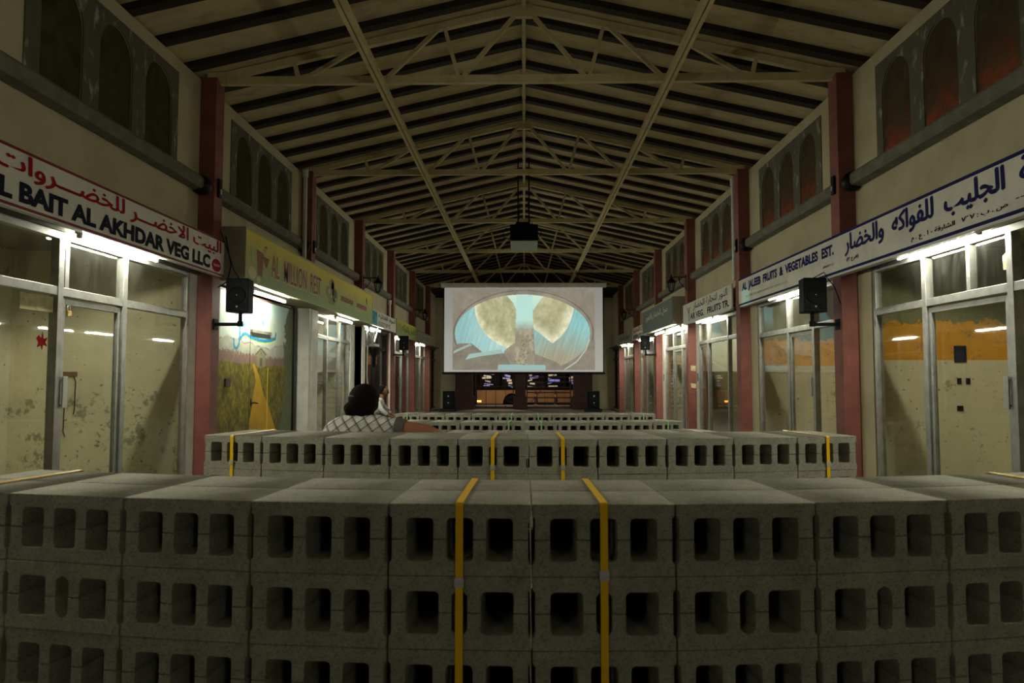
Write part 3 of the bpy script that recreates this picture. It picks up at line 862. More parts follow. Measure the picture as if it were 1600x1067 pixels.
wall_text(e, arabic('(فرع ٢)'), 1, 3.60 - T, 7.35, 7.62, 2.625, 2.685, M['ink'], .04)
MB().box(3.60, 3.68, 3.75, 11.4, 2.52, 2.545).build('bottom_rail', M['fixture'], e)

e = board('box_sign', -1, 3.40, .43, 8.20, 15.20, 2.53, 3.20, 'yellow_sign', 'box_side', 'deep yellow and green box sign reading AL MILLION REST')
f = MB(); f.box(-3.40, -3.395, 8.20, 15.2, 3.175, 3.2); f.box(-3.40, -3.395, 8.20, 15.2, 2.53, 2.55); f.box(-3.40, -3.395, 8.20, 8.225, 2.55, 3.175); f.box(-3.40, -3.395, 15.175, 15.2, 2.55, 3.175)
f.build('edge_trim', M['pale_ink'], e)
wall_text(e, 'AL  MILLION  REST', -1, -3.397, 9.03, 11.32, 2.68, 3.03, M['cream_ink'], .06)
wall_text(e, 'AL  MILLION  REST', -1, -3.3955, 9.05, 11.30, 2.70, 3.01, M['brown_ink'], .01)
wall_text(e, arabic('مطعم  المليون'), -1, -3.397, 12.55, 14.85, 2.72, 3.02, M['pale_ink'], .02)
for a, b in ((12.55, 13.45), (13.75, 14.6)):
    MB().box(-3.397, -3.3955, a, b, 2.78, 2.87).build('red_panel', M['brown_ink'], e)
def disc(e, y, z, ry, rz, mat, name, x=-3.397, n=20):
    MB().prism([(y + ry * math.cos(2 * PI * k / n), z + rz * math.sin(2 * PI * k / n)) for k in range(n)], 'X', x - .001, x + .0005).build(name, M[mat], e)
disc(e, 8.42, 2.66, .13, .075, 'cream_ink', 'printed_fruit'); disc(e, 8.62, 2.60, .07, .04, 'cream_ink', 'printed_fruit'); disc(e, 8.86, 2.71, .12, .08, 'pale_ink', 'printed_fruit')
MB().prism([(8.35, 2.99), (8.55, 2.99), (8.50, 2.78), (8.40, 2.78)], 'X', -3.398, -3.3965).build('printed_glass', M['pale_ink'], e)
MB().prism([(8.55, 2.98), (8.78, 2.96), (8.74, 2.66), (8.60, 2.66)], 'X', -3.3965, -3.3955).build('printed_glass', M['brown_ink'], e)
MB().prism([(8.76, 2.93), (8.98, 2.92), (8.90, 2.80), (8.86, 2.80)], 'X', -3.3965, -3.3955).build('printed_glass', M['brown_ink'], e)
disc(e, 8.83, 3.02, .055, .045, 'pale_ink', 'printed_fruit'); disc(e, 8.86, 3.06, .02, .018, 'crimson', 'printed_cherry', -3.3955)
for (yy, zz, a, b) in ((11.95, 3.0, .16, .09), (11.75, 2.84, .15, .10), (12.15, 2.82, .17, .13), (11.95, 2.70, .2, .07), (12.0, 2.92, .1, .12)):
    disc(e, yy, zz, a, b, 'grey_ink', 'printed_bouquet', -3.3972)
disc(e, 12.15, 2.84, .10, .07, 'olive_ink', 'printed_bouquet', -3.3965); disc(e, 11.8, 2.86, .07, .05, 'pale_ink', 'printed_bouquet', -3.3965)
MB().prism([(14.55, 3.03), (14.62, 3.08), (14.66, 2.96), (14.60, 2.90)], 'X', -3.398, -3.3955).build('tear', M['olive_ink'], e)

e = board('shop_sign', -1, 3.60, .03, 15.621, 19.093, 2.60, 2.98, 'white_sign', 'white_sign', 'small white shop sign with a cyan block and dark Arabic letters')
MB().box(-3.60, -3.598, 15.673, 16.627, 2.62, 2.96).build('cyan_panel', M['cyan'], e)
wall_text(e, 'PARKY', -1, -3.5965, 15.725, 16.585, 2.66, 2.94, M['ink'], .0)
wall_text(e, arabic('المواد الغذائية'), -1, -3.5965, 16.761, 18.938, 2.80, 2.955, M['ink'], .03)
wall_text(e, 'FOODSTUFF TR.', -1, -3.5965, 16.761, 18.264, 2.645, 2.75, M['ink'], .01)
e = board('shop_sign', -1, 3.60, .03, 19.197, 22.773, 2.56, 3.02, 'yellow_sign', 'box_side', 'yellow shop sign with faded dark lettering behind the far left speaker')
wall_text(e, arabic('للخضار والفواكه'), -1, -3.5965, 20.026, 22.617, 2.68, 2.93, M['olive_ink'], .02)
wall_text(e, 'LAND', -1, -3.5965, 19.249, 19.922, 2.70, 2.93, M['grey_ink'], .0)
e = board('shop_sign', -1, 3.60, .03, 22.876, 26.348, 2.56, 2.96, 'grey_sign', 'grey_sign', 'grey shop sign with a dark red top edge, last on the left', border='dark_red', bw=.02)
wall_text(e, arabic('الخضار الطازجة'), -1, -3.5965, 23.343, 26.037, 2.66, 2.90, M['grey_ink'], .01)

e = board('shop_sign', 1, 3.60, .03, 11.859, 15.487, 2.545, 2.98, 'white_sign', 'white_sign', 'white shop sign reading VEG. FRUITS TR. under faint grey Arabic')
wall_text(e, 'AR VEG.   FRUITS TR.', 1, 3.5965, 11.994, 14.792, 2.60, 2.73, M['ink'], .03)
wall_text(e, arabic('النور لتجارة الخضار'), 1, 3.5965, 12.097, 14.533, 2.77, 2.945, M['ink'], .012)
wall_text(e, 'Y', 1, 3.5965, 14.792, 15.051, 2.58, 2.88, M['olive_ink'], .01)
MB().box(3.60, 3.66, 11.942, 15.362, 2.53, 2.545).build('bottom_rail', M['fixture'], e)
e = board('box_sign', 1, 3.40, .43, 15.673, 19.611, 2.57, 3.22, 'teal_sign', 'box_side', 'deep teal grey box sign with faded white Arabic letters')
wall_text(e, arabic('محل الخضار والتمور'), 1, 3.397, 16.191, 19.093, 2.88, 3.08, M['white_sign'], .008)
f = MB(); f.box(3.396, 3.40, 15.68, 19.6, 3.20, 3.22); f.box(3.396, 3.40, 15.68, 19.6, 2.57, 2.59); f.build('edge_trim', M['pale_ink'], e)
e = board('shop_sign', 1, 3.60, .03, 19.715, 22.824, 2.56, 2.98, 'white_sign', 'white_sign', 'white shop sign with red Arabic over blue letters, behind the far right speaker')
wall_text(e, arabic('بيروت للخضار'), 1, 3.5965, 19.922, 22.617, 2.77, 2.95, M['crimson'], .03)
wall_text(e, 'BEIRUT VEG.', 1, 3.5965, 19.922, 22.513, 2.61, 2.73, M['navy'], .03)
e = board('shop_sign', 1, 3.60, .03, 22.98, 26.452, 2.56, 2.96, 'grey_sign', 'grey_sign', 'dull grey shop sign with dark Arabic letters, last on the right')
wall_text(e, arabic('سوق الخضار'), 1, 3.5965, 23.343, 26.037, 2.66, 2.90, M['ink'], .01)

# ------------------------------------------------------------------ fluorescent fittings under the signs, plus added unseen ones
def make_fixture():
    t = empty('fluorescent_light', (0, 0, 0))
    MB().box(-.03, .03, -.62, .62, 0.018, .055).build('housing', M['fixture'], t, bevel=.004)
    MB().tube([(0, -.585, 0), (0, .585, 0)], .014, 12).build('tube', M['tube'], t)
    for q in (-1, 1):
        MB().box(-.02, .02, q * .585, q * .612, -.018, .03).build('lamp_holder', M['fixture'], t, bevel=.003)
    return t
fx = make_fixture()
FX = [(-3.71, 6.18, 2.53, 'lit fluorescent tube under the AL BAIT AL AKHDAR sign'),
      (-3.56, 9.45, 2.475, 'lit fluorescent tube over the painted landscape wall'),
      (-3.56, 13.4, 2.475, 'lit fluorescent tube under the far half of the yellow green box sign'),
      (-3.70, 16.5, 2.53, 'lit fluorescent tube under the small sign with a cyan block'),
      (-3.70, 20.2, 2.53, 'lit fluorescent tube under the yellow sign, behind the far left speaker'),
      (-3.70, 24.0, 2.53, 'lit fluorescent tube under the last grey sign on the left'),
      (3.71, 6.18, 2.53, 'lit fluorescent tube under the Arabic half of the long navy bordered sign'),
      (3.71, 9.75, 2.53, 'lit fluorescent tube under the English half of the long navy bordered sign'),
      (3.71, 13.85, 2.53, 'lit fluorescent tube under the VEG. FRUITS TR. sign'),
      (3.56, 16.2, 2.515, 'lit fluorescent tube under the near end of the teal box sign'),
      (3.56, 17.9, 2.515, 'lit fluorescent tube under the far end of the teal box sign'),
      (3.70, 20.9, 2.53, 'lit fluorescent tube under the red and blue lettered sign'),
      (3.70, 24.6, 2.53, 'lit fluorescent tube under the last grey sign on the right'),
      (-3.71, 2.6, 2.53, 'added unseen fluorescent tube on the left row level with the nearest bench'),  # out-of-view pair added to light the nearest bench
      (3.71, 2.6, 2.53, 'added unseen fluorescent tube on the right row level with the nearest bench'),
      (-3.71, -5.4, 2.53, 'added fill tube on the left row, unseen behind the camera'),  # out-of-view pair added as fill for the bench fronts
      (3.71, -5.4, 2.53, 'added fill tube on the right row, unseen behind the camera')]
for i, (x, y, z, lb) in enumerate(FX):
    o = fx if i == 0 else copy_tree(fx)
    o.location = (x, y if abs(x) < 3.6 else far(y), z); tag(o, lb, 'light', 'fluorescent lights under the signs')

# ------------------------------------------------------------------ loudspeakers on brackets
def make_speaker():
    t = empty('wall_speaker', (0, 0, 0))          # faces -Y (the camera); the arm reaches to +X
    c = MB(); c.prism([(-.135, 0), (.135, 0), (.10, .24), (-.10, .24)], 'Z', 0, .40); c.build('cabinet', M['black'], t, bevel=.012)
    MB().lathe([(.012, -.001), (.03, -.004), (.075, .0), (.092, -.008), (.098, -.012), (.105, -.008), (.105, .002)], (0, -.002, .20), 'Y', 28).build('woofer', M['cone'], t)
    MB().lathe([(.0, -.010), (.004, -.009), (.007, -.004)], (0, -.006, .20), 'Y', 14).build('dust_cap', M['chrome'], t)
    MB().box(-.035, .035, -.004, .0, .335, .375).build('maker_plate', M['cone'], t)
    for q in (-.075, .075):
        MB().lathe([(.0, .002), (.022, -.002), (.030, -.006), (.033, -.002), (.033, .002)], (q, -.002, .065), 'Y', 16).build('port', M['cone'], t)
    MB().lathe([(.0, -.006), (.005, -.005), (.010, -.001)], (0, -.002, .065), 'Y', 16).build('tweeter', M['chrome'], t)
    b = MB(); b.tube([(0, .11, .0), (0, .11, -.13)], .022, 12); b.tube([(0, .11, -.10), (0, .11, -.16)], .034, 12)
    b.box(-.02, .30, .095, .125, -.155, -.115); b.box(.285, .30, .06, .16, -.20, -.07)
    b.build('bracket', M['black'], t, bevel=.002)
    return t
sp = make_speaker()
SPK = [(1, 3.36, 7.89, 2.105, 'black loudspeaker on the first right column, under the English half of the long sign'),
       (-1, -3.36, 7.89, 2.115, 'black loudspeaker on the first left column, in front of the painted landscape'),
       (-1, -3.36, 19.0, 2.12, 'small far black loudspeaker on the left row under the yellow sign'),
       (1, 3.36, 19.0, 2.12, 'small far black loudspeaker on the right row beside the teal box sign')]
for i, (s, x, y, z, lb) in enumerate(SPK):
    o = sp if i == 0 else copy_tree(sp)
    o.location = (x, y, z); tag(o, lb, 'loudspeaker', 'loudspeakers on column brackets')
    if s < 0: o.scale = (-1, 1, 1)
    if i > 1: o.rotation_euler = (0, 0, R(-18) * s)
for s in (-1, 1):   # cables from speaker up the column
    mb = MB()
    mb.tube([(s * 3.38, 8.02, 2.51), (s * 3.44, 7.98, 2.62), (s * 3.50, 7.98, 2.80), (s * 3.62, 8.0, 3.10)] if s < 0 else
            [(s * 3.36, 8.02, 2.50), (s * 3.45, 7.86, 2.56), (s * 3.5, 7.86, 2.47), (s * 3.56, 7.86, 2.40), (s * 3.64, 7.88, 2.2)], .006, 6)
    if s < 0: mb.tube([(s * 3.60, 8.10, 3.05), (s * 3.52, 8.08, 2.7), (s * 3.55, 8.06, 2.5), (s * 3.63, 8.0, 2.42)], .008, 6)
    tag(mb.build('cable', M['iron'] if s < 0 else M['black']), 'loose cables hanging behind the near %s loudspeaker' % ('left' if s < 0 else 'right'), 'cable', 'cables by the near loudspeakers')

# ------------------------------------------------------------------ wrought lanterns
def make_lantern():
    t = empty('wall_lantern', (0, 0, 0))         # arm from the column at x=0 to x=+0.34
    a = MB(); a.tube([(0, 0, 0), (.34, 0, 0)], .011, 8); a.box(-.004, .012, -.03, .03, -.30, .06)
    a.tube([(.01, 0, -.24), (.06, 0, -.22), (.14, 0, -.12), (.17, 0, -.02)], .009, 8)
    a.tube([(.17, 0, -.02), (.13, 0, -.05), (.10, 0, -.03), (.11, 0, -.01)], .007, 6); a.tube([(.33, 0, 0), (.33, 0, -.05)], .008, 8)
    a.build('arm', M['iron'], t)
    MB().lathe([(.0, .07), (.008, .06), (.012, .02), (.02, .0), (.05, -.05), (.115, -.10), (.12, -.115), (.10, -.12)], (.33, 0, 0), 'Z', 6).build('roof', M['iron'], t)
    c = MB()
    for k in range(6):
        q = 2 * PI * k / 6; p = (.33 + .09 * math.cos(q), .09 * math.sin(q), -.12); r = (.33 + .05 * math.cos(q), .05 * math.sin(q), -.32)
        c.tube([p, r], .007, 5)
    c.lathe([(.0, -.36), (.02, -.34), (.055, -.325), (.06, -.315), (.0, -.31)], (.33, 0, 0), 'Z', 6)
    c.build('cage', M['iron'], t)
    MB().lathe([(.084, -.12), (.045, -.315)], (.33, 0, 0), 'Z', 6).build('glass_pane', M['glass'], t)
    return t
ln = make_lantern()
for i, (s, y, z, lb) in enumerate([(-1, 15.41, 3.62, 'black iron lantern on the left, just past the end of the yellow green box sign'),
                                   (1, 15.41, 3.62, 'black iron lantern on the right, above the near end of the teal box sign'),
                                   (-1, 22.81, 3.62, 'far black iron lantern high on the left near the screen'),
                                   (1, 22.81, 3.62, 'far black iron lantern high on the right near the screen')]):
    o = ln if i == 0 else copy_tree(ln)
    o.location = (s * 3.66, y, z); o.rotation_euler = (0, 0, 0 if s < 0 else PI)
    tag(o, lb, 'lantern', 'iron wall lanterns')

# ------------------------------------------------------------------ projector under the ridge
pj = empty('projector', (0, 13.5, 3.95)); tag(pj, 'black projector hanging from the roof ridge with a pale metal underside', 'projector')
MB().box(-.28, .28, 13.45, 14.0, 4.08, 4.40).build('body', M['black'], pj, bevel=.015)
mb = MB(); mb.prism([(13.46, 4.075), (14.02, 4.075), (14.02, 3.97), (13.98, 3.965), (13.46, 4.06)], 'X', -.272, .272)
mb.build('under_tray', plain('pale metal tray', (0.42, 0.50, 0.45), 0.5, 0.2), pj, bevel=.004)
mb = MB(); mb.box(-.16, .12, 13.55, 13.85, 4.40, 4.47)
for q in (-.12, .10): mb.tube([(q, 13.7, 4.47), (q, 13.7, chord_z(q) + .05)], .014, 8)
for q in (-.2, .2): mb.tube([(q, 13.6, 4.40), (q * .5, 13.65, 4.55), (q * .4, 13.7, 4.9)], .007, 6)
mb.build('hanging_mount', M['black'], pj)
mb = MB()
mb.tube([(-.28, 13.6, 4.30), (-.36, 13.6, 4.36), (-.42, 13.62, 4.28), (-.40, 13.62, 4.16), (-.30, 13.6, 4.14)], .008, 6)
mb.tube([(.28, 13.6, 4.30), (.33, 13.6, 4.34), (.35, 13.6, 4.22), (.28, 13.6, 4.15)], .007, 6)
mb.build('cable', M['black'], pj)
MB().lathe([(.0, .0), (.05, .0), (.06, .03), (.06, .08)], (.12, 13.98, 4.2), 'Y', 20).build('lens', M['chrome'], pj)

# ------------------------------------------------------------------ projection screen
def screen_colour(U, V):
    x = 98 + U * 1060; y = 768 - V * 596
    n1 = vnoise(x / 60, y / 60, 5); n2 = vnoise(x / 16, y / 26, 6); n3 = vnoise(x / 7 + y / 22, y / 90, 8, 3)
    c = np.zeros((len(x), 3))
    fr = 150 + 22 * np.clip((y - 250) / 500, -1, 1)
    c[:] = np.stack([fr, fr * .99, fr * .94], 1)
    pic = (x > 155) & (x < 1105) & (y > 182) & (y < 755)
    wall = np.stack([148 + 30 * (n1 - .5) + 18 * (n2 - .5), 140 + 28 * (n1 - .5) + 18 * (n2 - .5), 122 + 24 * (n1 - .5) + 14 * (n2 - .5)], 1)
    c[pic] = wall[pic]
    def ell(cx, cy, a, b): return ((x - cx) / a) ** 2 + ((y - cy) / b) ** 2
    ring = ell(628, 497, 466, 305)
    low = y > 560
    m = pic & (ring < 1) & ~low; c[m] = np.stack([118 + 60 * n1, 112 + 60 * n1, 98 + 50 * n1], 1)[m]
    m = pic & (np.abs(ring - 1) < .012) & (y < 640); c[m] = (95, 84, 72)
    E = ell(622, 497, 452, 276)
    ins = pic & (E < 1)
    pale = np.stack([168 + 40 * (n3 - .5) + 20 * n1, 166 + 40 * (n3 - .5) + 20 * n1, 134 + 36 * (n3 - .5) + 20 * n1], 1)
    c[ins] = pale[ins]
    # left blue crescent
    cres = ins & (x < 520) & (((x - 640) / 338) ** 2 + ((y - 300) / 320) ** 2 > 1)
    g = np.clip((x - 180) / 260, 0, 1)
    blue = np.stack([150 + 34 * g, 198 + 26 * g, 198 + 20 * g], 1) * (.90 + .2 * n3)[:, None]
    c[cres] = blue[cres]
    # left cone
    lc = ins & (x > 300) & (x < 582) & (((x - 640) / 338) ** 2 + ((y - 300) / 320) ** 2 <= 1)
    glow = np.clip((((x - 640) / 338) ** 2 + ((y - 300) / 320) ** 2 - .72) / .28, 0, 1)
    col = np.stack([180 + 60 * (n1 - .4) + 46 * glow, 177 + 60 * (n1 - .4) + 48 * glow, 134 + 60 * (n1 - .4) + 50 * glow], 1) * (.88 + .24 * n2)[:, None]
    c[lc] = col[lc]
    # right cone and the blue slope below it
    rs = ins & (x > 688) & (y > 280)
    t = np.clip((y - 400 - .35 * np.abs(x - 850)) / 260, 0, 1)[:, None]
    sl = (np.array([150, 206, 204])[None] * (1 - t) + np.array([174, 166, 138])[None] * t) * (.9 + .2 * n3)[:, None]
    c[rs] = sl[rs]
    rc = ins & inside(x, y, [(690, 230), (690, 455), (760, 515), (822, 568), (880, 520), (925, 455), (950, 390), (965, 322), (900, 200)])
    d = np.clip(1 - np.abs(dist_line(x, y, [(690, 455), (822, 568), (925, 455), (965, 322)])) / 70, 0, 1)
    col = np.stack([182 + 56 * (n1 - .4) + 50 * d, 178 + 56 * (n1 - .4) + 52 * d, 138 + 50 * (n1 - .4) + 56 * d], 1) * (.9 + .2 * n2)[:, None]
    c[rc] = col[rc]
    # light between the cones
    m = ins & inside(x, y, [(505, 215), (785, 215), (745, 258), (705, 318), (688, 340), (583, 340), (560, 280)])
    gg = np.clip((360 - y) / 150, 0, 1)[:, None]; c[m] = (np.array([226, 250, 222])[None] * gg + np.array([190, 232, 222])[None] * (1 - gg))[m]
    # floor of the opening, lower left
    m = pic & inside(x, y, [(500, 620), (560, 570), (575, 560), (575, 720), (780, 755), (500, 755)]); c[m] = (wall * 1.06)[m]
    # central pillar
    m = pic & (x > 574 + (y - 330) * -.03 + 6) & (x < 690 + np.clip(y - 330, 0, 400) * .045) & (y > 225) & (y < 718)
    tt = np.clip((y - 400) / 90, 0, 1)[:, None]
    pil = (np.array([196, 238, 224])[None] * (1 - tt) + (np.array([166, 158, 132])[None] * (.82 + .4 * n2)[:, None]) * tt)
    c[m] = pil[m]
    crk = pic & m & (y > 505) & (np.abs(n2 - .5) < .018); c[crk] = (96, 88, 74)
    # right foreground bank
    m = pic & inside(x, y, [(700, 640), (850, 700), (905, 755), (700, 755)]); c[m] = (wall * .98)[m]
    m = pic & inside(x, y, [(905, 753), (985, 700), (1050, 610), (1075, 545), (1105, 545), (1105, 755)]); c[m] = (wall * .97)[m]
    m = pic & (dist_line(x, y, [(905, 750), (985, 695), (1045, 610), (1070, 540)]) < 4); c[m] = (196, 200, 184)
    # slabs
    m = pic & inside(x, y, [(155, 610), (190, 568), (280, 566), (350, 625), (300, 755), (155, 755)]); c[m] = (wall * .90)[m]
    m = pic & inside(x, y, [(158, 640), (165, 618), (270, 568), (285, 580), (200, 618)]); c[m] = (164, 186, 176)
    m = pic & inside(x, y, [(240, 682), (260, 645), (480, 610), (540, 710), (520, 755), (300, 755)]); c[m] = (wall * .94)[m]
    m = pic & inside(x, y, [(240, 682), (268, 642), (480, 608), (494, 636), (330, 660)]); c[m] = (168, 200, 190)
    m = pic & inside(x, y, [(455, 754), (462, 716), (775, 720), (778, 754)]); c[m] = (160, 196, 190)
    v = np.clip(c, 0, 250) / 255
    return np.where(v <= .04045, v / 12.92, ((v + .055) / 1.055) ** 2.4)
sc_ = empty('projection_screen', (0, 22.0, 1.5)); tag(sc_, 'big white projection screen showing two lit cones behind a worn pillar', 'screen')
sx0, sx1, sz0, sz1 = -2.585, 2.535, 1.535, 4.26
MB().box(sx0 - .035, sx1 + .035, 22.0, 22.006, sz0 - .05, sz1 + .12).build('screen_cloth', M['black'], sc_)
paint_grid('projected_picture', 424, 238, lambda U, V: np.stack([sx0 + U * (sx1 - sx0), np.full(U.shape, 21.996), sz0 + V * (sz1 - sz0)], 1), screen_colour, vcol_material('projected picture', SCREEN_STRENGTH), sc_)
MB().box(sx0 - .13, sx1 + .13, 21.93, 22.05, sz1 + .0, sz1 + .15).build('housing', M['tile'], sc_, bevel=.02)
MB().tube([(sx0 - .06, 21.99, sz0 - .05), (sx1 + .06, 21.99, sz0 - .05)], .03, 10).build('bottom_bar', M['black'], sc_)
for q in (-1.7, 1.7): MB().tube([(q, 22.0, sz1 + .14), (q, 22.0, 4.82)], .01, 6).build('hanger', M['iron'], sc_)

# ------------------------------------------------------------------ end wall, gate and the street beyond
ew = structure(MB().box(-3.9, -2.98, 29.35, 29.55, 0, 4.8).build('wall_end', M['plaster']))
MB().box(2.95, 3.9, 29.35, 29.55, 0, 4.8).build('wall_panel', M['plaster'], ew)
MB().box(-2.98, 2.95, 29.4, 29.5, 2.6, 4.8).build('wall_panel', M['maroon'], ew)
MB().prism([(-4.2, 4.79), (4.2, 4.79), (4.2, 4.93), (0, 5.86), (-4.2, 4.93)], 'Y', 29.42, 29.5).build('gable', M['maroon'], ew)
for (a, b, lb) in ((-2.95, -2.2, 'broad dark maroon pillar left of the gate'), (-.39, .06, 'narrow dark maroon pillar in the middle of the gate'), (2.1, 2.9, 'broad dark maroon pillar right of the gate')):
    o = empty('gate_pillar', ((a + b) / 2, 29.2, 0)); tag(o, lb, 'pillar', 'gate pillars')
    MB().box(a, b, 29.15, 29.45, 0, 2.62).build('shaft', M['maroon'], o)
    MB().box(a - .08, b + .08, 29.08, 29.5, 0, .55).build('base', M['maroon'], o, bevel=.03)
for (a, b, lb, dense) in ((-2.1, -.45, 'thin barred gate leaf left of the middle pillar, bus behind it', 6), (.1, 2.0, 'barred gate leaf with many rails right of the middle pillar', 9)):
    o = empty('gate_leaf', ((a + b) / 2, 29.3, 0)); tag(o, lb, 'gate', 'gate leaves')
    f = MB(); f.box(a, a + .04, 29.28, 29.32, .02, 2.4); f.box(b - .04, b, 29.28, 29.32, .02, 2.4); f.box(a, b, 29.28, 29.32, .02, .10); f.box(a, b, 29.28, 29.32, 2.34, 2.4)
    f.build('gate_frame', M['maroon'], o)
    r = MB()
    if dense == 9:
        for k in range(9): r.box(a, b, 29.29, 29.31, .25 + k * .22, .30 + k * .22)
        r.bar((a + .2, 29.3, .3), (b - .3, 29.3, 2.0), .02, .03); 
        for k in range(4): r.box(a + .35 + k * .42, a + .365 + k * .42, 29.29, 29.31, .1, 2.34)
    else:
        r.box(a, b, 29.29, 29.31, .95, .99)
        for k in range(3): r.box(a + .45 + k * .42, a + .47 + k * .42, 29.29, 29.31, .1, 2.34)
        for k in range(3): r.box(a + .08 + k * .06, a + .09 + k * .06, 29.29, 29.31, .1, 2.34)
    r.build('rails', M['maroon'], o)

bus = empty('bus', (1.5, 34.0, 0)); tag(bus, 'parked bus with a beige lower body and blue strips as window reflections behind the gate', 'bus')
loop = [(-2.35, .06), (-1.05, .06)] + [(-.62 + .43 * math.cos(PI - PI * k / 10), .08 + .50 * math.sin(PI * k / 10)) for k in range(11)] + [(3.6, .06)] + [(4.05 + .43 * math.cos(PI - PI * k / 10), .08 + .50 * math.sin(PI * k / 10)) for k in range(11)] + [(5.6, .06), (5.6, .74), (-2.35, .74)]
me = curve_mesh('body_side', [loop], .03, .0); me.transform(Matrix(((1, 0, 0, 0), (0, 0, 1, 34.0), (0, 1, 0, 0), (0, 0, 0, 1))))
me.transform(Matrix.Translation((-1.5, -34.0, 0))); me.materials.append(M['bus'])
o = bpy.data.objects.new('body_side', me); COL.objects.link(o); o.parent = bus
MB().box(-2.35, 5.6, 34.5, 36.4, .1, 2.4).build('shell', M['iron'], bus, bevel=.05)
MB().box(-2.38, 5.63, 33.97, 36.4, 2.0, 2.5).build('roof', M['bus'], bus, bevel=.06)
MB().box(-2.38, 5.62, 33.96, 34.03, .74, .86).build('belt_rail', M['iron'], bus)
wl = emit('blue bus window reflection', (0.03, 0.09, 0.7), 0.6)  # glowing strips stand in for coloured reflections on the bus glass
wl2 = emit('pale bus window reflection', (0.6, 0.55, 0.35), 0.4)
wl3 = emit('violet bus window reflection', (0.12, 0.03, 0.22), 0.22)
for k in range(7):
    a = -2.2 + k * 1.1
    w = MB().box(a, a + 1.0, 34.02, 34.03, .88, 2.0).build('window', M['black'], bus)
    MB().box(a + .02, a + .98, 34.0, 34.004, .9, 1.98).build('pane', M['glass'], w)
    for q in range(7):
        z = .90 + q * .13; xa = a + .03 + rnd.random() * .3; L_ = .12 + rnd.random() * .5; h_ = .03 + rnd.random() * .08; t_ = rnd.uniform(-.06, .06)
        MB().prism([(xa, z), (xa + L_, z + t_), (xa + L_, z + t_ + h_), (xa, z + h_)], 'Y', 34.012, 34.018).build('reflection_strip', [wl, wl, wl3, wl2][(q + k) % 4] if rnd.random() < .8 else wl2, w)
for x in (-.62, 4.05):
    w = MB().lathe([(.0, 0), (.17, .0), (.20, -.03), (.31, -.03), (.335, .02), (.335, .2), (.31, .24)], (x, 34.05, .335), 'Y', 24).build('wheel', M['tyre'], bus)
    MB().lathe([(.0, -.03), (.06, -.02), (.16, .0)], (x, 34.03, .335), 'Y', 16).build('hub', M['ink'], w)
MB().box(-2.34, -2.14, 33.955, 33.968, .14, .22).build('marker_lamp', emit('amber marker lamp', (1.0, .35, .05), 6.0), bus)
for i, x in enumerate((.55, 1.45, 2.3)):
    o = MB().lathe([(.0, .74), (.03, .73), (.055, .50), (.11, .04), (.19, .035), (.19, .0), (.0, 0)], (x, 31.5, 0), 'Z', 18).build('traffic_cone', M['maroon'])
    MB().lathe([(.047, .58), (.066, .44)], (x, 31.5, 0.0), 'Z', 18).build('white_band', M['kerb'], o)
    o['label'] = ['traffic cone nearest the middle pillar, seen through the right gate leaf', 'middle traffic cone of the three behind the right gate leaf', 'rightmost traffic cone behind the right gate leaf'][i]; o['category'] = 'traffic cone'; o['group'] = 'traffic cones'
structure(MB().box(-4, 4, 30.6, 30.9, 0, .12).build('trim_30', M['kerb']))
sd = bpy.data.lights.new('street_lamp', 'POINT'); sd.energy = 650; sd.color = (1.0, .74, .5); sd.shadow_soft_size = .3
so = bpy.data.objects.new('street_lamp_light', sd); COL.objects.link(so); so.location = (-1.5, 31.2, 5.0)

for i, (x, lb) in enumerate(((-3.0, 'black floor loudspeaker left of the gate, below the screen'), (2.75, 'black floor loudspeaker right of the gate, below the screen'))):
    o = empty('floor_speaker', (x, 27.0, 0)); tag(o, lb, 'loudspeaker', 'floor loudspeakers below the screen')
    MB().box(x - .22, x + .22, 27.0, 27.4, .12, .82).build('cabinet', M['black'], o, bevel=.015)
    MB().lathe([(.0, .0), (.02, -.01), (.13, .0), (.16, -.012), (.165, .002)], (x, 26.995, .36), 'Y', 22).build('woofer', M['cone'], o)
    MB().lathe([(.0, -.012), (.03, -.008), (.035, .002)], (x, 26.995, .62), 'Y', 14).build('tweeter', M['chrome'], o)
    MB().lathe([(.0, -.014), (.025, -.010), (.03, .002)], (x, 26.99, .36), 'Y', 14).build('dust_cap', M['chrome'], o)
    MB().box(x - .35, x + .3, 26.95, 27.45, 0, .12).build('stand', M['iron'], o)

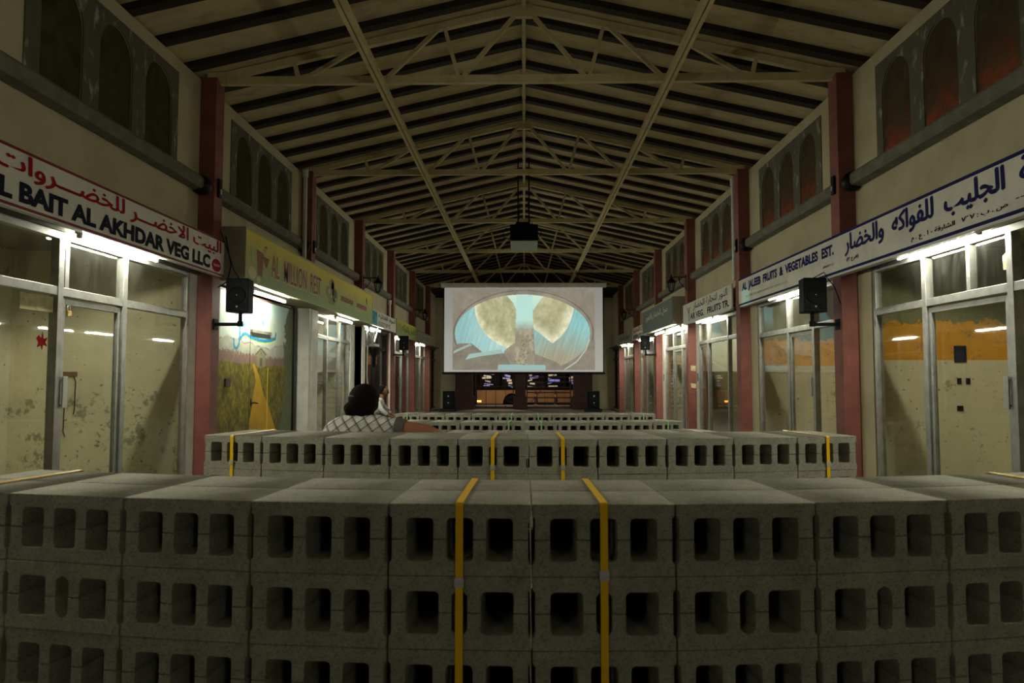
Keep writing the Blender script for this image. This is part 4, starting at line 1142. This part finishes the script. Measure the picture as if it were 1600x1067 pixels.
# ------------------------------------------------------------------ pipes, boxes and small things on the walls
for s, y, z0, z1, lb in ((-1, 11.28, 3.26, 4.85, 'white drain pipe high on the left wall at the second column'), (1, 11.94, 3.05, 4.85, 'white drain pipe high on the right wall at the second column'),
                         (-1, 18.86, 0.0, 3.5, 'long white pipe down the left row beside the column by the yellow sign'), (1, 19.30, 0.0, 2.56, 'long white pipe down the right row beside the far loudspeaker')):
    x = s * (3.682 if z1 > 4 else 3.74)
    o = MB().tube([(x, y, z0), (x, y, z1)], .035, 12).build('drain_pipe', M['tile'])
    MB().tube([(x, y, z1 - .12), (x, y, z1)], .05, 12).build('collar', M['tile'], o)
    tag(o, lb, 'pipe', 'white wall pipes')
for s in (-1, 1):
    for k in (1, 2):
        y = colY(k) + .07
        o = tag(empty('junction_box', (s * 3.655, y, 3.5)), 'small black junction box high on the %s %s column' % ('first' if k == 1 else 'second', 'left' if s < 0 else 'right'), 'junction box', 'junction boxes on the columns')
        MB().box(s * 3.63, s * 3.66, y, y + .07, 3.50, 3.72).build('box', M['iron'], o, bevel=.004)
        MB().box(s * 3.622, s * 3.63, y + .02, y + .05, 3.54, 3.60).build('cover_screw', M['chrome'], o)
        o = MB().lathe([(.0, 0), (.11, .0), (.115, .05), (.105, .10)], (s * (XW - .07), colY(k) - .14, 3.60), 'Y', 16).build('pipe_end', M['iron'])
        tag(o, 'dark round pipe end where the grey ledge meets the %s %s column' % ('first' if k == 1 else 'second', 'left' if s < 0 else 'right'), 'pipe end', 'pipe ends')
# things inside and on the near left shop
o = empty('cable_rack', (-5.35, 7.92, 1.38)); tag(o, 'brown bracket with hanging black cables inside the near left shop', 'bracket')
MB().box(-5.46, -5.24, 7.895, 7.928, 1.36, 1.42).build('bracket_bar', M['wood'], o, bevel=.004)
MB().tube([(-5.36, 7.90, 1.37), (-5.365, 7.90, 1.0), (-5.37, 7.90, .72), (-5.35, 7.905, .66)], .006, 6).build('cable', M['iron'], o)
MB().tube([(-5.28, 7.90, 1.40), (-5.24, 7.90, 1.30), (-5.245, 7.90, .98), (-5.26, 7.905, .92)], .006, 6).build('cable', M['iron'], o)
o = MB().box(-XG + .002, -XG + .004, 5.13, 5.50, 1.88, 2.01).build('torn_poster', M['paper']); tag(o, 'torn yellowed paper strip stuck to the near left shop window', 'poster')
butt = [(5.32, 1.66), (5.35, 1.69), (5.375, 1.665), (5.39, 1.72), (5.405, 1.66), (5.45, 1.675), (5.425, 1.635), (5.45, 1.60), (5.40, 1.612), (5.39, 1.57), (5.37, 1.605), (5.33, 1.59), (5.345, 1.63)]
tag(MB().prism(butt, 'X', -XG + .002, -XG + .0035).build('red_sticker', M['crimson']), 'ragged red sticker mark on the near left shop window', 'sticker')
o = tag(empty('padlock', (-XG + .05, 5.63, 1.90)), 'small brass padlock on the sliding door of the near left shop', 'padlock')
MB().box(-XG + .04, -XG + .06, 5.60, 5.65, 1.86, 1.91).build('lock_body', plain('brass', (.45, .33, .12), .35, 1.0), o, bevel=.004)
MB().tube([(-XG + .05, 5.61, 1.91), (-XG + .05, 5.61, 1.95), (-XG + .05, 5.64, 1.95), (-XG + .05, 5.64, 1.91)], .004, 6).build('shackle', M['chrome'], o)
for (y, z, a, b, lb) in ((5.50, 2.28, .030, .14, 'pale torn sticker on the upper pane of the near right shop'),):
    tag(MB().prism([(y - a, z - b * .5), (y + a * .8, z - b * .45), (y + a, z + b * .35), (y - a * .3, z + b * .5)], 'X', XG - .004, XG - .002).build('sticker', M['paper']), lb, 'sticker')
# switch plates on the orange banded wall
for (x, z, w, h, lb) in ((5.00, 1.62, .13, .19, 'grey switch panel on the orange painted wall inside the near right shop'),
                         (4.98, 1.31, .04, .07, 'left one of two small dark sockets inside the near right shop'),
                         (5.08, 1.31, .04, .07, 'right one of two small dark sockets inside the near right shop'),
                         (4.98, 1.00, .06, .06, 'lowest dark socket inside the near right shop')):
    o = tag(MB().box(x - w / 2, x + w / 2, 7.905, 7.928, z - h / 2, z + h / 2).build('wall_socket', M['ink'] if h > .1 else M['iron'], bevel=.003), lb, 'wall socket', 'sockets in the near right shop')
for (z, hh, lb) in ((1.56, .13, 'upper torn paper scrap on the fourth right column'), (1.17, .11, 'lower torn paper scrap on the fourth right column')):
    y = colY(3)
    tag(MB().prism([(3.72, z - hh * .4), (3.82, z - hh * .5), (3.83, z + hh * .4), (3.71, z + hh * .5)], 'Y', y - .003, y - .0005).build('paper_scrap', M['paper']), lb.replace('fourth', 'third'), 'paper scrap', 'paper scraps')
# awning bracket lamp over the dark shop where the second person sits
o = empty('awning_bracket', (-3.7, 16.2, 2.2)); tag(o, 'white forked bracket holding a dark hanging funnel at the dark left shop', 'bracket')
mb = MB(); mb.tube([(-3.7, 16.05, 2.58), (-3.62, 16.4, 2.20)], .014, 8); mb.tube([(-3.6, 16.75, 2.58), (-3.62, 16.4, 2.20)], .014, 8); mb.box(-3.70, -3.55, 16.15, 16.65, 2.10, 2.16)
mb.build('fork', M['tile'], o)
MB().lathe([(.15, 2.08), (.12, 1.98), (.05, 1.86), (.035, 1.6), (.0, 1.6)], (-3.62, 16.4, 0), 'Z', 14).build('funnel', M['iron'], o)
MB().tube([(-3.72, 16.1, 2.1), (-3.73, 16.12, 1.4), (-3.68, 16.2, .7), (-3.66, 16.3, .06)], .02, 8).build('hose', M['tile'], o)
for s, y, z, lb in ((-1, 21.27, 1.35, 'blue sticker on a window post behind the far left loudspeaker'), (-1, 25.11, 1.35, 'blue sticker on a window post of the last left shop'),
                    (1, 18.80, 1.35, 'blue sticker on the white post beside the teal signed shop'), (-1, 14.84, 2.03, 'blue sticker on the window frame under the box sign'), (1, 15.15, 1.36, 'blue sticker on the white post under the VEG. FRUITS TR. sign')):
    xx = s * (XG - .0385) if s < 0 and y != 14.84 else s * (XG - .031 - (.006 if y == 14.84 else 0))
    tag(MB().box(xx - s * .0015, xx, y - .05, y + .05, z - .09, z + .09).build('blue_sticker', plain('blue sticker', (0.06, .12, .16), .5)), lb, 'sticker', 'blue stickers')

# ------------------------------------------------------------------ people
def skinned(name, nodes, edges, mat, parent=None, sub=2, root=0, extra=None):
    """one continuous surface grown over a jointed chain; nodes are (x, y, z, radius)"""
    me = bpy.data.meshes.new('chain'); me.from_pydata([n[:3] for n in nodes], edges, [])
    o = bpy.data.objects.new('chain', me); COL.objects.link(o)
    o.modifiers.new('skin', 'SKIN').use_smooth_shade = True
    for i, n in enumerate(nodes):
        r = n[3] if isinstance(n[3], tuple) else (n[3], n[3])
        me.skin_vertices[0].data[i].radius = r; me.skin_vertices[0].data[i].use_root = (i == root)
    sb = o.modifiers.new('sub', 'SUBSURF'); sb.levels = sub; sb.render_levels = sub
    dg = bpy.context.evaluated_depsgraph_get(); dg.update()
    m2 = bpy.data.meshes.new_from_object(o.evaluated_get(dg))
    bpy.data.objects.remove(o); bpy.data.meshes.remove(me)
    v = [tuple(p.co) for p in m2.vertices]; f = [tuple(p.vertices) for p in m2.polygons]
    bpy.data.meshes.remove(m2)
    mb = MB(); mb.add(v, f, True)
    if extra: extra(mb)
    return mb.build(name, mat, parent)

def blob(mb, c, r, rot=None, fn=None, nu=28, nv=18):
    vs = []; c = Vector(c)
    for j in range(nv + 1):
        t = PI * j / nv
        for i in range(nu):
            p = 2 * PI * i / nu; d = Vector((math.sin(t) * math.cos(p), math.sin(t) * math.sin(p), math.cos(t)))
            v = Vector((d.x * r[0], d.y * r[1], d.z * r[2]))
            if fn: v = v * fn(d)
            if rot: v = rot @ v
            vs.append(c + v)
    fs = [(j * nu + i, j * nu + (i + 1) % nu, (j + 1) * nu + (i + 1) % nu, (j + 1) * nu + i) for j in range(nv) for i in range(nu)]
    mb.add(vs, fs, True)

def head_parts(mb, c, rot):
    """skull with jaw, nose, lips, brows and ears; local +Y is the face"""
    c = Vector(c)
    def shape(d):
        k = 1.0
        if d.z < -.2: k *= 1 - .16 * (-.2 - d.z) * (1.6 if d.y < .2 else .6)
        if d.y > .75 and abs(d.z) < .25: k *= .975
        return k
    blob(mb, c, (.074, .094, .112), rot, shape)
    P = lambda x, y, z: c + rot @ Vector((x, y, z))
    blob(mb, P(0, .092, -.022), (.013, .020, .022), rot, None, 12, 8)
    blob(mb, P(0, .093, -.002), (.008, .010, .026), rot, None, 10, 8)
    blob(mb, P(0, .083, -.058), (.024, .010, .008), rot, None, 12, 6)
    blob(mb, P(0, .070, -.092), (.028, .022, .018), rot, None, 12, 8)
    for s in (-1, 1):
        blob(mb, P(s * .030, .080, .010), (.015, .010, .008), rot, None, 10, 6)
        blob(mb, P(s * .030, .085, .028), (.020, .008, .005), rot, None, 10, 6)
        blob(mb, P(s * .076, -.004, -.010), (.009, .020, .032), rot, None, 12, 8)

def hand_nodes(nodes, edges, wrist, d, palm_n, side, curl=.5):
    """palm, four unequal fingers and a thumb leaving the side of the palm"""
    w = Vector(nodes[wrist][:3]); d = Vector(d).normalized(); n = Vector(palm_n).normalized(); s = d.cross(n).normalized() * side
    def addn(p, r, frm): nodes.append((p.x, p.y, p.z, r)); edges.append((frm, len(nodes) - 1)); return len(nodes) - 1
    pm = addn(w + d * .045, (.028, .016), wrist)
    for k, (off, L) in enumerate(((-.030, .062), (-.010, .076), (.010, .080), (.030, .070))):
        a = addn(w + d * .085 + s * off, .0095, pm)
        b = addn(w + d * (.085 + L * .45) + s * off * 1.1 - n * (-.010 * curl), .0085, a)
        addn(w + d * (.085 + L * (.95 - .3 * curl)) + s * off * 1.15 + n * .030 * curl, .0075, b)
    t = addn(w + d * .030 + s * .038, .011, pm); addn(w + d * .075 + s * .058 + n * .012, .009, t)

# plaid-shirted person, seen from behind
p1 = empty('person', (-1.12, 4.72, 0)); tag(p1, 'person in a black and white plaid shirt, back turned, arm along the second bench', 'person')
hc = Vector((-1.10, 4.69, 1.185)); hr = Matrix.Rotation(R(-22), 3, 'Z') @ Matrix.Rotation(R(-10), 3, 'X')
N = [(-1.13, 4.76, .50, (.13, .11)), (-1.13, 4.72, .68, (.13, .10)), (-1.13, 4.69, .88, (.15, .10)), (-1.12, 4.68, 1.0, (.09, .08)), (-1.11, 4.69, 1.075, .052), (-1.10, 4.70, 1.15, .055),
     (-1.30, 4.69, .985, .055), (-1.38, 4.76, .80, .042), (-1.36, 4.82, .68, .042), (-1.29, 5.0, .59, .030),
     (-.96, 4.66, 1.01, .060), (-.79, 4.63, 1.008, .056), (-.63, 4.63, .985, .044), (-.54, 4.74, .92, .036), (-.48, 4.86, .84, .027),
     (-1.22, 4.82, .49, .085), (-1.26, 5.20, .49, .066), (-1.26, 5.24, .28, .050), (-1.27, 5.22, .08, .038), (-1.28, 5.34, .04, .035),
     (-1.03, 4.82, .49, .085), (-.98, 5.20, .49, .066), (-.97, 5.26, .28, .050), (-.96, 5.24, .08, .038), (-.95, 5.36, .04, .035)]
E_ = [(0, 1), (1, 2), (2, 3), (3, 4), (4, 5), (3, 6), (6, 7), (7, 8), (8, 9), (3, 10), (10, 11), (11, 12), (12, 13), (13, 14), (0, 15), (15, 16), (16, 17), (17, 18), (18, 19), (0, 20), (20, 21), (21, 22), (22, 23), (23, 24)]
hand_nodes(N, E_, 9, (.35, .9, -.25), (0, -.2, -1), 1, .6)
hand_nodes(N, E_, 14, (.35, .75, -.55), (-.6, .2, -.6), 1, .5)
skinned('body', N, E_, M['skin'], p1, 2, 0, lambda mb: head_parts(mb, hc, hr))
sh = skinned('shirt', [(-1.13, 4.76, .52, (.15, .125)), (-1.13, 4.72, .70, (.152, .12)), (-1.13, 4.69, .88, (.17, .118)), (-1.12, 4.685, 1.015, (.125, .096)), (-1.115, 4.69, 1.105, (.080, .066)),
                       (-1.31, 4.69, .990, .088), (-1.385, 4.76, .82, .072), (-1.37, 4.80, .74, .062),
                       (-.975, 4.66, 1.01, .084), (-.87, 4.645, 1.01, .072), (-.835, 4.64, 1.008, .069)],
             [(0, 1), (1, 2), (2, 3), (3, 4), (3, 5), (5, 6), (6, 7), (3, 8), (8, 9), (9, 10)], M['plaid'], p1, 2, 0)
MB().tube([(-.862, 4.645, 1.01), (-.805, 4.635, 1.006)], [.075, .062], 20).build('cuff', M['cuff'], p1)
MB().lathe([(.066, 1.09), (.080, 1.105), (.074, 1.140), (.062, 1.143)], (-1.112, 4.692, 0), 'Z', 20).build('collar', M['plaid'], p1)
skinned('trousers', [(-1.13, 4.77, .52, (.145, .12)), (-1.22, 4.84, .495, .098), (-1.26, 5.20, .49, .080), (-1.26, 5.24, .28, .064), (-1.27, 5.22, .10, .056),
                     (-1.03, 4.84, .495, .098), (-.98, 5.20, .49, .080), (-.97, 5.26, .28, .064), (-.96, 5.24, .10, .056)],
        [(0, 1), (1, 2), (2, 3), (3, 4), (0, 5), (5, 6), (6, 7), (7, 8)], M['trousers'], p1, 2, 0)
for (x, y) in ((-1.28, 5.22), (-.955, 5.24)):
    mb = MB(); blob(mb, (x, y + .07, .045), (.045, .135, .045), None, lambda d: .75 if d.z < -.5 else 1.0); mb.build('shoe', M['shoe'], p1)
def hairfn(seed, amp):
    return lambda d: 1 + amp * (math.sin(d.x * 23 + seed) * math.sin(d.z * 17 + seed * 2) * .5 + math.sin(d.x * 41 + d.z * 29) * .3 + math.sin(d.y * 31 + seed) * .3)
mb = MB()
blob(mb, hc + Vector((.002, -.012, .012)), (.104, .112, .112), hr, lambda d: hairfn(1, .035)(d) * (1 if d.y < .45 else .80 if d.z < .45 else .93), 40, 28)
blob(mb, hc + Vector((-.062, -.055, -.045)), (.064, .056, .052), hr, hairfn(3, .10), 26, 18)
blob(mb, hc + Vector((-.005, -.055, -.048)), (.074, .050, .052), hr, hairfn(5, .10), 26, 18)
blob(mb, hc + Vector((.030, -.040, -.055)), (.052, .045, .050), hr, hairfn(7, .08), 26, 18)
hcrs = random.Random(3)
for k in range(46):
    a = hcrs.uniform(-1, 1); b0 = hc + Vector((a * .085 - .01, -.078 + .02 * abs(a), -.045 + hcrs.uniform(-.02, .02)))
    mb.tube([b0, b0 + Vector((a * .012, .0, -.04)), b0 + Vector((a * .03 + hcrs.uniform(-.015, .015), .01, -.075 - hcrs.random() * .03))], [.004, .003, .0008], 5)
hair = mb.build('hair', M['hair'], p1)
MB().tube([hc + Vector((-.095, -.085, .035)), hc + Vector((-.07, -.104, .042)), hc + Vector((-.045, -.113, .04))], [.003, .006, .003], 8).build('hair_clip', plain('grey hair clip', (.12, .12, .12), .4), p1)

# second person, in profile on the left
p2 = empty('person', (-3.1, 14.4, 0)); tag(p2, 'distant dark-haired person in a pale patterned shirt leaning forward on the left', 'person')
hc = Vector((-2.955, 14.4, 1.065)); hr = Matrix.Rotation(R(-90), 3, 'Z') @ Matrix.Rotation(R(-6), 3, 'X')
N = [(-3.22, 14.4, .47, (.12, .11)), (-3.17, 14.4, .62, (.11, .12)), (-3.10, 14.4, .78, (.10, .13)), (-3.04, 14.4, .87, (.07, .09)), (-3.0, 14.4, .94, .045), (-2.96, 14.4, 1.02, .05),
     (-3.07, 14.23, .83, .055), (-2.95, 14.17, .66, .042), (-2.80, 14.20, .55, .028),
     (-3.07, 14.57, .83, .055), (-2.95, 14.62, .66, .042), (-2.80, 14.58, .55, .028),
     (-3.12, 14.31, .47, .085), (-2.80, 14.27, .48, .065), (-2.76, 14.27, .26, .048), (-2.78, 14.27, .10, .036), (-2.68, 14.27, .09, .034),
     (-3.12, 14.49, .47, .085), (-2.80, 14.53, .48, .065), (-2.76, 14.53, .26, .048), (-2.78, 14.53, .10, .036), (-2.68, 14.53, .09, .034)]
E_ = [(0, 1), (1, 2), (2, 3), (3, 4), (4, 5), (3, 6), (6, 7), (7, 8), (3, 9), (9, 10), (10, 11), (0, 12), (12, 13), (13, 14), (14, 15), (15, 16), (0, 17), (17, 18), (18, 19), (19, 20), (20, 21)]
N = [(a, b, c - .05 if c < .12 else c, d) for a, b, c, d in N]
hand_nodes(N, E_, 8, (.9, .05, -.2), (0, 0, -1), 1, .5); hand_nodes(N, E_, 11, (.9, -.05, -.2), (0, 0, -1), -1, .5)
skinned('body', N, E_, M['skin_dark'], p2, 2, 0, lambda mb: head_parts(mb, hc, hr))
skinned('shirt', [(-3.22, 14.4, .49, (.14, .13)), (-3.17, 14.4, .63, (.13, .14)), (-3.10, 14.4, .78, (.12, .15)), (-3.04, 14.4, .865, (.085, .11)), (-3.01, 14.4, .92, (.055, .06)),
                  (-3.07, 14.22, .83, .072), (-2.95, 14.16, .66, .056), (-2.84, 14.19, .575, .044), (-3.07, 14.58, .83, .072), (-2.95, 14.63, .66, .056), (-2.84, 14.59, .575, .044)],
        [(0, 1), (1, 2), (2, 3), (3, 4), (3, 5), (5, 6), (6, 7), (3, 8), (8, 9), (9, 10)], M['light_shirt'], p2, 2, 0)
skinned('trousers', [(-3.20, 14.4, .48, (.13, .12)), (-3.10, 14.31, .475, .095), (-2.80, 14.27, .48, .078), (-2.76, 14.27, .26, .060), (-2.78, 14.27, .10, .052),
                     (-3.10, 14.49, .475, .095), (-2.80, 14.53, .48, .078), (-2.76, 14.53, .26, .060), (-2.78, 14.53, .10, .052)],
        [(0, 1), (1, 2), (2, 3), (3, 4), (0, 5), (5, 6), (6, 7), (7, 8)], M['trousers'], p2, 2, 0)
mb = MB(); blob(mb, hc + Vector((-.022, 0, .030)), (.090, .104, .100), hr, lambda d: hairfn(2, .04)(d) * (1 if d.y < .3 else .9 if d.z > .35 else .72), 30, 20); mb.build('hair', M['hair'], p2)
for yy in (14.27, 14.53):
    mb = MB(); blob(mb, (-2.72, yy, .045), (.13, .045, .045), None, lambda d: .75 if d.z < -.5 else 1.0); mb.build('shoe', M['shoe'], p2)
for c in (0, 1):
    o = bpy.data.objects.new('concrete_block', BM[('three', 0)]); COL.objects.link(o); o.location = (-3.24, 14.29, c * .19)
    tag(o, '%s block of the stool under the distant person on the left' % ('upper' if c else 'lower'), 'concrete block', 'blocks of the stool')
bpy.context.view_layer.update()

for (tx, ty, tz, e_, nm) in ((3.6, 11.12, 2.66, 26, 'a'), (3.6, 14.0, 2.72, 10, 'b'), (3.6, 13.1, 2.7, 8, 'c')):
    ld = bpy.data.lights.new('projector_spill', 'SPOT'); ld.energy = e_ * 7; ld.color = (.25, 1.0, .9); ld.spot_size = R(5.2 if nm == 'a' else 4.2); ld.spot_blend = .3; ld.shadow_soft_size = .01
    lo = bpy.data.objects.new('projector_spill', ld); COL.objects.link(lo); lo.location = (.30, 13.3, 4.0)
    lo.rotation_euler = (Vector((tx, ty, tz)) - lo.location).to_track_quat('-Z', 'Y').to_euler()
bpy.context.view_layer.update()
